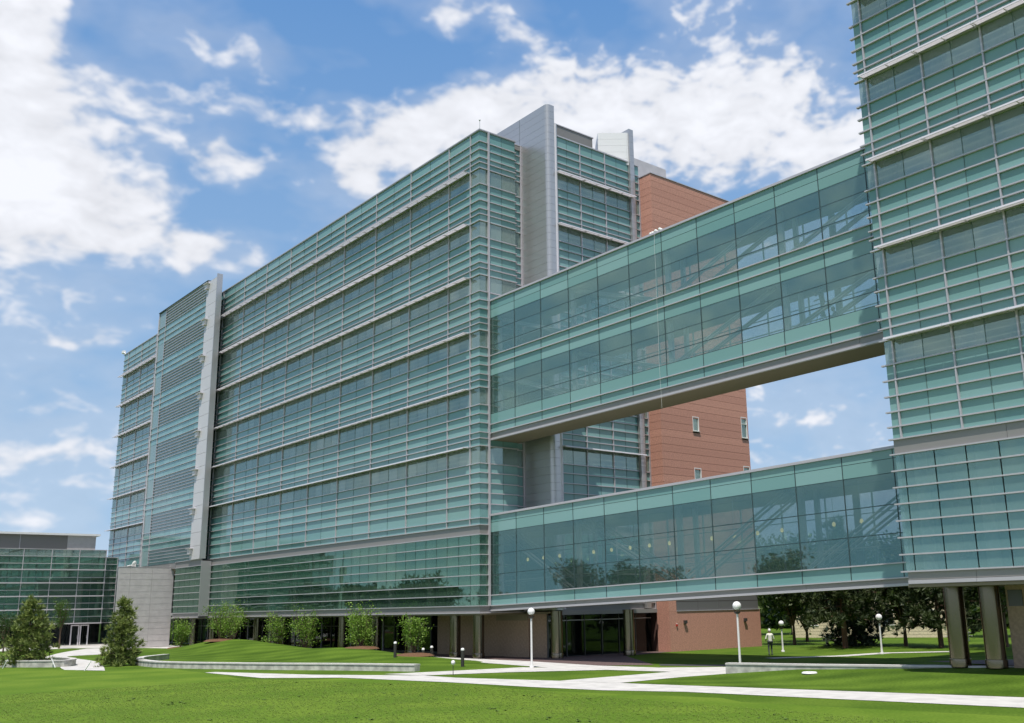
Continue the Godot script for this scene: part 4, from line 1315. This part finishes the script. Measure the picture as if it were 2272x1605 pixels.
func plants() -> void:
	var g0 := Color(0.085, 0.165, 0.016)
	var g1 := Color(0.26, 0.40, 0.055)
	var n := 0
	var where := ["far left shrub beside the grey panel wall", "tall shrub on the mound left of its neighbour", "bushy shrub just right of the tall mound shrub", "narrow shrub standing before the storefront columns", "round shrub in the middle of the row", "broad shrub in front of a thinner one", "thin shrub right behind the broad shrub", "last shrub of the row, near the bollards"]
	for d in [[-52.5, 2.6, 3.3, 1.2], [-37.5, 4.2, 3.9, 1.9], [-42.5, 0.9, 4.4, 1.9], [-33.0, 0.4, 4.0, 1.6], [-26.5, 0.6, 4.1, 1.9], [-13.0, 2.4, 3.6, 1.5], [-16.5, 0.5, 3.6, 1.5], [-4.2, 2.9, 3.1, 1.1]]:
		var y := mound_height(d[0], d[1]) * smoothstep(-0.4, 2.0, d[1]) * smoothstep(-58.0, -48.0, d[0])
		leafy("shrub", "young light green " + where[n], "shrub", "young shrubs before the building", Vector3(d[0], y - 0.03, d[1]), d[2], d[3], 0.35, 1900, 0.15, g0, g1, 9)
		var m := Tri.new()
		m.lathe([Vector2(1.5, -0.06), Vector2(1.2, 0.09), Vector2(0.6, 0.16), Vector2(0.001, 0.18)], Vector3.ZERO, 16)
		var mu := put(self, numbered("mulch"), m.done(), M.mulch, Vector3(d[0], y, d[1]), Vector3(0, 0, 0))
		mu.set_meta("kind", "stuff")
		mu.set_meta("label", "brown mulch ring under the " + where[n])
		n += 1
	leafy("young_tree", "slim young leafy tree before the low building doors", "tree", "", Vector3(-71, 0, 10.2), 5.9, 1.35, 2.3, 1700, 0.17, Color(0.04, 0.09, 0.015), Color(0.12, 0.20, 0.04), 5, 1.9)
	leafy("young_tree", "dim young tree at the far left edge behind the pine", "tree", "", Vector3(-64, 0, 17.5), 4.6, 1.5, 1.2, 1500, 0.17, Color(0.03, 0.06, 0.015), Color(0.08, 0.13, 0.035), 5, 1.0)
	var p0 := Color(0.06, 0.10, 0.02)
	var p1 := Color(0.26, 0.31, 0.075)
	pine("pine", "leftmost young pine with stakes in the planter", "young pines at left", Vector3(-26.0, 0.02, 23.6), 4.9, 2.0, 0.55, 0.40, p0, p1, 15, 0.12, "bark", 9)
	pine("pine", "young pine standing in front of the grey panel wall", "young pines at left", Vector3(-19.3, 0.02, 18.8), 4.75, 1.5, 0.35, 0.38, p0, p1, 17, 0.15, "bark", 9)
	# stakes of the left pine
	for d in [[-24.2, 25.6, 0.5], [-22.0, 22.5, -0.5], [-14.5, 22.6, 0.6]]:
		var s := thing("tree_stake", "white slanted tree stake %s" % ["left of the leftmost pine", "right of the leftmost pine", "at the edge of the front lawn by the walk"][n - 8], "stake", Vector3(d[0], 0, d[1]), 0.0, "white tree stakes")
		var t := Tri.new()
		t.tube(Vector3(0, -0.1, 0), Vector3(d[2] * 0.7, 0.62, -d[2] * 0.5), 0.035, 0.03, 8)
		put(s, "stake_rod", t.done(), M.white)
		put(s, "stake_tag", bx(Vector3(0.06, 0.1, 0.06)), M.white, Vector3(d[2] * 0.7, 0.6, -d[2] * 0.5))
		n += 1
	# dark trees right, seen under and through the lower bridge
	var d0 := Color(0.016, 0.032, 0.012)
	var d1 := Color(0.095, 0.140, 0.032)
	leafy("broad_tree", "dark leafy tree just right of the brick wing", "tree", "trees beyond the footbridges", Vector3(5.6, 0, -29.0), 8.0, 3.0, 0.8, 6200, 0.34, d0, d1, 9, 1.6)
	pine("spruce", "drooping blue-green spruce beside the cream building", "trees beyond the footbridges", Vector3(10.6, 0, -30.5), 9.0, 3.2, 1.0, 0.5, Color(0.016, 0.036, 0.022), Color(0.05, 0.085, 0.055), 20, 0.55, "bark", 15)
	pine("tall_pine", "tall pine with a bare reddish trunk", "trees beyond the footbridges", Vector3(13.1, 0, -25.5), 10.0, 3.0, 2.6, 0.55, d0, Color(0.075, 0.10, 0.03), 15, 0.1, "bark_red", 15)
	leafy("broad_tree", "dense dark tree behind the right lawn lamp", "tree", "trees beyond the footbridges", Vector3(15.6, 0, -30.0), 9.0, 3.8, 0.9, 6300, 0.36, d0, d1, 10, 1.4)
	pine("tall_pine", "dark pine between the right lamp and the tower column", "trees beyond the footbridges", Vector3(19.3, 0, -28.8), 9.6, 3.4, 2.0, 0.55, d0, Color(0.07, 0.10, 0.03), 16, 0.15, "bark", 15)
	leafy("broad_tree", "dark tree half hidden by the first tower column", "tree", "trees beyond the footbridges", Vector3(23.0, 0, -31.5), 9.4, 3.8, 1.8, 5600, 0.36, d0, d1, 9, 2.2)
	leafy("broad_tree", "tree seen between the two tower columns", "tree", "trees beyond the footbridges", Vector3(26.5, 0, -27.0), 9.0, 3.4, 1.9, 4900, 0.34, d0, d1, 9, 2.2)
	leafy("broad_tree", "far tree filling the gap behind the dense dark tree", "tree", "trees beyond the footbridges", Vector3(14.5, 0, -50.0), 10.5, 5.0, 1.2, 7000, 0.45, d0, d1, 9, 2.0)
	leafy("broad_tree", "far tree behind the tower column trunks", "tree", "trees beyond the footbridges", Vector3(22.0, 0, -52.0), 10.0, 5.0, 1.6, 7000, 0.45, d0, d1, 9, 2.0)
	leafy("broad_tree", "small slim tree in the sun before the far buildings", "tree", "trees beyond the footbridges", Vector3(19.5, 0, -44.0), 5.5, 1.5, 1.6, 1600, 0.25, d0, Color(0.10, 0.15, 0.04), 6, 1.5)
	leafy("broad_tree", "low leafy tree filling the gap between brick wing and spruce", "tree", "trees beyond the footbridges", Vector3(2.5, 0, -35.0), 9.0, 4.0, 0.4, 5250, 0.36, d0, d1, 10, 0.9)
	leafy("broad_tree", "broad tree behind the cream building at the brick corner", "tree", "trees beyond the footbridges", Vector3(-12.0, 0, -52.0), 11.0, 6.0, 0.5, 6000, 0.55, d0, d1, 10, 1.0)
	# a far wood closing the view
	var fw := Tri.new()
	for q in 45000:
		var fx := rng.randf_range(-110.0, 75.0)
		var fz := -75.0 - rng.randf() * 12.0 - 0.1 * fx
		var top := 7.0 + 3.0 * sin(fx * 0.35) + 2.0 * sin(fx * 0.9 + 1.0)
		var fp := Vector3(fx, rng.randf() * top, fz)
		var nr := Vector3(rng.randfn(0, 1), rng.randf_range(-0.2, 1.2), rng.randfn(0, 1)).normalized()
		var fu := nr.cross(Vector3(rng.randfn(0, 1), 1, rng.randfn(0, 1))).normalized() * rng.randf_range(0.35, 0.7)
		var fv := nr.cross(fu)
		fw.col = d0.lerp(d1, rng.randf())
		fw.quad(fp - fu, fp + fv * 0.6, fp + fu, fp - fv * 0.6)
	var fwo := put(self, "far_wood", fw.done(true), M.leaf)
	fwo.set_meta("kind", "stuff")
	fwo.set_meta("label", "distant dark wood closing the view behind the cream buildings")
	# trees across the lawn, outside the picture; the glass mirrors them
	var k := 0
	for d in [[-53.0, 39.0, 8.5, "conifer"], [-62.0, 46.0, 7.0, "conifer"], [-30.0, 52.0, 9.0, "b"], [-12.0, 58.0, 10.0, "b"], [-44.0, 56.0, 10.0, "b"], [-20.0, 42.0, 7.5, "b"], [-75.0, 42.0, 9.0, "b"], [-88.0, 52.0, 7.0, "b"], [-100.0, 58.0, 8.0, "b"], [-112.0, 54.0, 7.5, "b"], [-126.0, 60.0, 8.5, "b"], [-140.0, 56.0, 8.0, "b"], [-155.0, 62.0, 9.0, "b"]]:
		if d[3] == "conifer":
			pine("opposite_conifer", "conifer across the lawn mirrored in the lower footbridge, number %s from the path" % ["one", "two"][k], "trees across the lawn", Vector3(d[0], 0, d[1]), d[2], 2.4, 0.8, 0.5, d0, d1, 14, 0.3, "bark", 6)
		else:
			leafy("opposite_tree", "broad tree across the lawn mirrored in the low glazing, %s from the far end" % ORD[k], "tree", "trees across the lawn", Vector3(d[0], 0, d[1]), d[2], 4.0 if d[0] > -80.0 else 6.5, 1.5, 2600 if d[0] > -80.0 else 4200, 0.6 if d[0] > -80.0 else 0.8, d0, d1, 8, 2.0)
		k += 1
	# grass of the bright lawn: tufts and darker weeds
	var blade := Tri.new()
	for q in 7:
		var an := TAU * q / 7.0
		var base := Vector3(cos(an), 0, sin(an)) * 0.025
		var tip := base * 2.6 + Vector3(rng.randfn(0, 0.01), 0.055 + 0.02 * rng.randf(), rng.randfn(0, 0.01))
		var side := Vector3(-sin(an), 0, cos(an)) * 0.008
		blade.tri(base - side, base + side, tip, Vector3(0, 1, 0))
	var bm := blade.done()
	var mm := MultiMesh.new()
	mm.transform_format = MultiMesh.TRANSFORM_3D
	mm.use_colors = true
	mm.mesh = bm
	var spots := []
	while spots.size() < 40000:
		var x := rng.randf_range(5.0, 50.0)
		var z := rng.randf_range(12.0, 34.0)
		if z < 14.7 + maxf(0.0, (17.6 - x) * 0.4) or (x > 33 and z < 13.2):
			continue
		spots.append(Vector3(x, 0.01, z))
	mm.instance_count = spots.size()
	for q in spots.size():
		var s := rng.randf_range(0.4, 0.9)
		mm.set_instance_transform(q, Transform3D(Basis(Vector3.UP, rng.randf() * TAU).scaled(Vector3(s, s, s)), spots[q]))
		mm.set_instance_color(q, Color(0.11, 0.18, 0.02).lerp(Color(0.20, 0.29, 0.04), rng.randf()))
	var mi := MultiMeshInstance3D.new()
	mi.name = "grass"
	mi.multimesh = mm
	mi.material_override = M.needle
	mi.set_meta("kind", "stuff")
	mi.set_meta("label", "short bright grass blades of the front lawn")
	add_child(mi)
	var wd := Tri.new()
	for q in 16:
		var an := rng.randf() * TAU
		var d := Vector3(cos(an), 0.35 + rng.randf() * 0.5, sin(an)) * rng.randf_range(0.08, 0.16)
		var side := Vector3(-sin(an), 0, cos(an)) * 0.03
		wd.col = Color(0.035, 0.07, 0.012)
		wd.quad(Vector3.ZERO, d * 0.6 + side, d, d * 0.6 - side)
	var wm := wd.done()
	var ww := MultiMesh.new()
	ww.transform_format = MultiMesh.TRANSFORM_3D
	ww.mesh = wm
	var ws := []
	for c in 38:
		var cx := rng.randf_range(8.0, 46.0)
		var cz := rng.randf_range(15.0, 31.0)
		for q in 1 + rng.randi() % 9:
			var p := Vector3(cx + rng.randfn(0, 0.7), 0.012, cz + rng.randfn(0, 0.5))
			if p.z > 15.5 + maxf(0.0, (17.6 - p.x) * 0.4):
				ws.append(p)
	ww.instance_count = ws.size()
	for q in ws.size():
		var s := rng.randf_range(0.3, 0.9)
		ww.set_instance_transform(q, Transform3D(Basis(Vector3.UP, rng.randf() * TAU).scaled(Vector3(s, s * 0.7, s)), ws[q]))
	var wi := MultiMeshInstance3D.new()
	wi.name = "weeds"
	wi.multimesh = ww
	wi.material_override = M.weed
	wi.set_meta("kind", "stuff")
	wi.set_meta("label", "dark weed tufts scattered over the front lawn")
	add_child(wi)

# ---------------------------------------------------------------- people: bones joined by a smooth minimum, meshed as surface nets
func body(bones: Array, cell: float) -> ArrayMesh:
	var lo := Vector3.ONE * 1e9
	var hi := -lo
	for b in bones:
		var r: float = maxf(b[2], b[3]) + 0.06
		lo = lo.min(b[0] - Vector3.ONE * r).min(b[1] - Vector3.ONE * r)
		hi = hi.max(b[0] + Vector3.ONE * r).max(b[1] + Vector3.ONE * r)
	var nx := int((hi.x - lo.x) / cell) + 2
	var ny := int((hi.y - lo.y) / cell) + 2
	var nz := int((hi.z - lo.z) / cell) + 2
	var f := PackedFloat32Array()
	var cc := PackedColorArray()
	f.resize(nx * ny * nz)
	cc.resize(nx * ny * nz)
	for z in nz:
		for y in ny:
			for x in nx:
				var p := lo + Vector3(x, y, z) * cell
				var d := 1.0
				var best := 1.0
				var col := Color(0.3, 0.3, 0.3)
				for b in bones:
					var a: Vector3 = b[0]
					var ab: Vector3 = b[1] - a
					var h := clampf((p - a).dot(ab) / maxf(ab.length_squared(), 1e-6), 0, 1)
					var e := (p - a - ab * h).length() - lerpf(b[2], b[3], h)
					if e < best:
						best = e
						col = b[4]
					var k := 0.03
					var m := clampf(0.5 + 0.5 * (d - e) / k, 0, 1)
					d = lerpf(d, e, m) - k * m * (1 - m)
				var at := x + nx * (y + ny * z)
				f[at] = d
				cc[at] = col
	var t := Tri.new()
	var vid := {}
	for z in nz - 1:
		for y in ny - 1:
			for x in nx - 1:
				var s := Vector3.ZERO
				var n := 0
				var o := x + nx * (y + ny * z)
				var inside := 0
				for c in 8:
					if f[o + (c & 1) + nx * ((c >> 1 & 1) + ny * (c >> 2))] < 0:
						inside += 1
				if inside == 0 or inside == 8:
					continue
				for e in 12:
					var ax := e >> 2
					var u := e & 1
					var w := e >> 1 & 1
					var i0 := [Vector3i(0, u, w), Vector3i(u, 0, w), Vector3i(u, w, 0)][ax] as Vector3i
					var i1 := i0 + ([Vector3i(1, 0, 0), Vector3i(0, 1, 0), Vector3i(0, 0, 1)][ax] as Vector3i)
					var f0 := f[o + i0.x + nx * (i0.y + ny * i0.z)]
					var f1 := f[o + i1.x + nx * (i1.y + ny * i1.z)]
					if (f0 < 0) != (f1 < 0):
						s += Vector3(i0).lerp(Vector3(i1), f0 / (f0 - f1))
						n += 1
				vid[o] = t.v.size()
				t.v.append(lo + (Vector3(x, y, z) + s / n) * cell)
				t.n.append(Vector3(f[o + 1] - f[o], f[o + nx] - f[o], f[o + nx * ny] - f[o]).normalized())
				t.c.append(cc[o])
	var st := [1, nx, nx * ny]
	for z in range(1, nz - 1):
		for y in range(1, ny - 1):
			for x in range(1, nx - 1):
				var o := x + nx * (y + ny * z)
				for ax in 3:
					var f0 := f[o]
					var f1: float = f[o + st[ax]]
					if (f0 < 0) == (f1 < 0):
						continue
					var u: int = st[(ax + 1) % 3]
					var w: int = st[(ax + 2) % 3]
					var q := [vid[o], vid[o - u], vid[o - u - w], vid[o - w]]
					if f0 < 0:
						q.reverse()
					t.i.append_array(PackedInt32Array([q[0], q[1], q[2], q[0], q[2], q[3]]))
	return t.done(true)

func person(label: String, at: Vector3, turn: float, j: Dictionary, shirt: Color, trousers: Color, hair: Color) -> void:
	var o := thing("person", label, "person", at, turn)
	var skin := Color(0.42, 0.26, 0.18)
	var shoe := Color(0.03, 0.03, 0.03)
	var b := []
	var hip: Vector3 = j.hip
	var chest: Vector3 = j.chest
	var neck: Vector3 = j.neck
	var head: Vector3 = j.head
	b.append([hip + Vector3(-0.08, 0, 0), hip + Vector3(0.08, 0, 0), 0.125, 0.125, trousers])
	b.append([hip + (chest - hip) * 0.2, chest, 0.14, 0.155, shirt])
	b.append([chest + Vector3(-0.12, 0.06, 0), chest + Vector3(0.12, 0.06, 0), 0.10, 0.10, shirt])
	b.append([neck - (neck - chest).normalized() * 0.06, neck + Vector3(0, 0.05, 0), 0.06, 0.055, skin])
	b.append([head - Vector3(0, 0.05, 0), head + Vector3(0, 0.04, 0), 0.085, 0.1, skin])
	b.append([head + Vector3(0, -0.01, -0.1), head + Vector3(0, -0.03, -0.118), 0.02, 0.017, skin])
	b.append([head + Vector3(-0.095, -0.01, 0), head + Vector3(-0.1, -0.01, 0.01), 0.022, 0.02, skin])
	b.append([head + Vector3(0.095, -0.01, 0), head + Vector3(0.1, -0.01, 0.01), 0.022, 0.02, skin])
	b.append([head + Vector3(0, 0.075, 0.02), head + Vector3(0, 0.02, 0.05), 0.088, 0.085, hair])
	for s in 2:
		var e: String = ["l", "r"][s]
		var sx := -1.0 if s == 0 else 1.0
		var sh: Vector3 = chest + Vector3(0.18 * sx, 0.07, 0)
		var el: Vector3 = j[e + "_elbow"]
		var ha: Vector3 = j[e + "_hand"]
		b.append([sh, el, 0.062, 0.048, shirt])
		b.append([el, ha, 0.046, 0.032, skin])
		var fd := (ha - el).normalized()
		var side := fd.cross(Vector3(0, 0, 1)).normalized()
		b.append([ha, ha + fd * 0.07, 0.038, 0.036, skin])
		for q in 4:
			var base := ha + fd * 0.08 + side * (q - 1.5) * 0.021
			b.append([base, base + (fd + Vector3(0, 0, -0.3)).normalized() * [0.06, 0.075, 0.07, 0.055][q], 0.011, 0.009, skin])
		b.append([ha + fd * 0.02 + side * 0.035 * sx, ha + fd * 0.06 + side * 0.07 * sx, 0.013, 0.010, skin])
		var kn: Vector3 = j[e + "_knee"]
		var an: Vector3 = j[e + "_foot"]
		b.append([hip + Vector3(0.09 * sx, -0.03, 0), kn, 0.092, 0.062, trousers])
		b.append([kn, an + Vector3(0, 0.06, 0), 0.062, 0.042, trousers])
		b.append([an + Vector3(0, 0.045, 0.03), an + Vector3(0, 0.04, -0.16), 0.045, 0.038, shoe])
	put(o, "body", body(b, 0.026), M.needle)

func people() -> void:
	var bt := Transform3D(Basis(Vector3.UP, 0.053), Vector3(0.02, 0, -0.9))
	var u := 28.1
	var fl := 17.90 + SL * u
	var p := bt * Vector3(u, fl, -1.3)
	# step ladder
	var l := thing("step_ladder", "step ladder standing inside the upper footbridge under the worker", "ladder", p + Vector3(0.28, 0, 0.0), 0.053)
	for s in [-0.2, 0.2]:
		strut(l, "ladder_rail", Vector3(0.42, 0, s), Vector3(0.05, 1.15, s * 0.8), 0.03, M.steel)
		strut(l, "ladder_leg", Vector3(-0.35, 0, s), Vector3(0.02, 1.15, s * 0.8), 0.022, M.steel)
	for k in 4:
		put(l, "ladder_step", bx(Vector3(0.1, 0.03, 0.36)), M.steel, Vector3(0.36 - 0.09 * k, 0.22 + 0.26 * k, 0))
	# worker on the ladder, arms up to the ceiling side
	person("worker in dark clothes standing on a step ladder inside the upper footbridge", p + Vector3(0.48, 0.76, 0.0), PI / 2 + 0.2, {"hip": Vector3(0, 0.9, 0), "chest": Vector3(0, 1.3, -0.06), "neck": Vector3(0, 1.5, -0.06), "head": Vector3(0, 1.65, -0.1), "l_elbow": Vector3(-0.28, 1.2, -0.25), "l_hand": Vector3(-0.16, 1.42, -0.42), "r_elbow": Vector3(0.28, 1.15, -0.22), "r_hand": Vector3(0.15, 1.05, -0.44), "l_knee": Vector3(-0.1, 0.48, -0.05), "l_foot": Vector3(-0.1, 0.0, 0.0), "r_knee": Vector3(0.1, 0.48, -0.03), "r_foot": Vector3(0.1, 0.0, 0.03)}, Color(0.05, 0.05, 0.055), Color(0.04, 0.045, 0.06), Color(0.02, 0.015, 0.01))
	person("helper in grey shirt crouching on the floor right of the step ladder", p + Vector3(1.35, 0.0, 0.0), PI / 2 + 0.4, {"hip": Vector3(0, 0.32, 0.1), "chest": Vector3(0, 0.66, -0.08), "neck": Vector3(0, 0.84, -0.14), "head": Vector3(0, 0.98, -0.2), "l_elbow": Vector3(-0.28, 0.5, -0.2), "l_hand": Vector3(-0.18, 0.36, -0.42), "r_elbow": Vector3(0.28, 0.5, -0.2), "r_hand": Vector3(0.18, 0.36, -0.42), "l_knee": Vector3(-0.13, 0.42, -0.32), "l_foot": Vector3(-0.12, 0.0, -0.1), "r_knee": Vector3(0.13, 0.42, -0.32), "r_foot": Vector3(0.12, 0.0, -0.1)}, Color(0.20, 0.21, 0.21), Color(0.05, 0.06, 0.08), Color(0.03, 0.02, 0.015))
	# person by the low wall
	person("person in white shirt and cap standing on the lawn left of the lamp post", Vector3(14.6, 0.0, -14.4), 0.9, {"hip": Vector3(0, 0.92, 0.0), "chest": Vector3(0, 1.32, -0.03), "neck": Vector3(0, 1.5, -0.03), "head": Vector3(0, 1.65, -0.05), "l_elbow": Vector3(-0.28, 1.12, -0.05), "l_hand": Vector3(-0.22, 1.0, -0.3), "r_elbow": Vector3(0.28, 1.12, -0.05), "r_hand": Vector3(0.22, 1.0, -0.3), "l_knee": Vector3(-0.11, 0.48, -0.06), "l_foot": Vector3(-0.12, 0.0, 0.05), "r_knee": Vector3(0.11, 0.48, -0.14), "r_foot": Vector3(0.12, 0.0, -0.1)}, Color(0.72, 0.72, 0.62), Color(0.07, 0.08, 0.08), Color(0.7, 0.7, 0.7))

func _ready() -> void:
	rng.seed = 20240611
	camera_and_sky()
	materials()
	ground()
	main_building()
	brick_building()
	footbridge(true)
	footbridge(false)
	tower()
	left_building()
	flush()
	site_things()
	plants()
	people()
	flush()
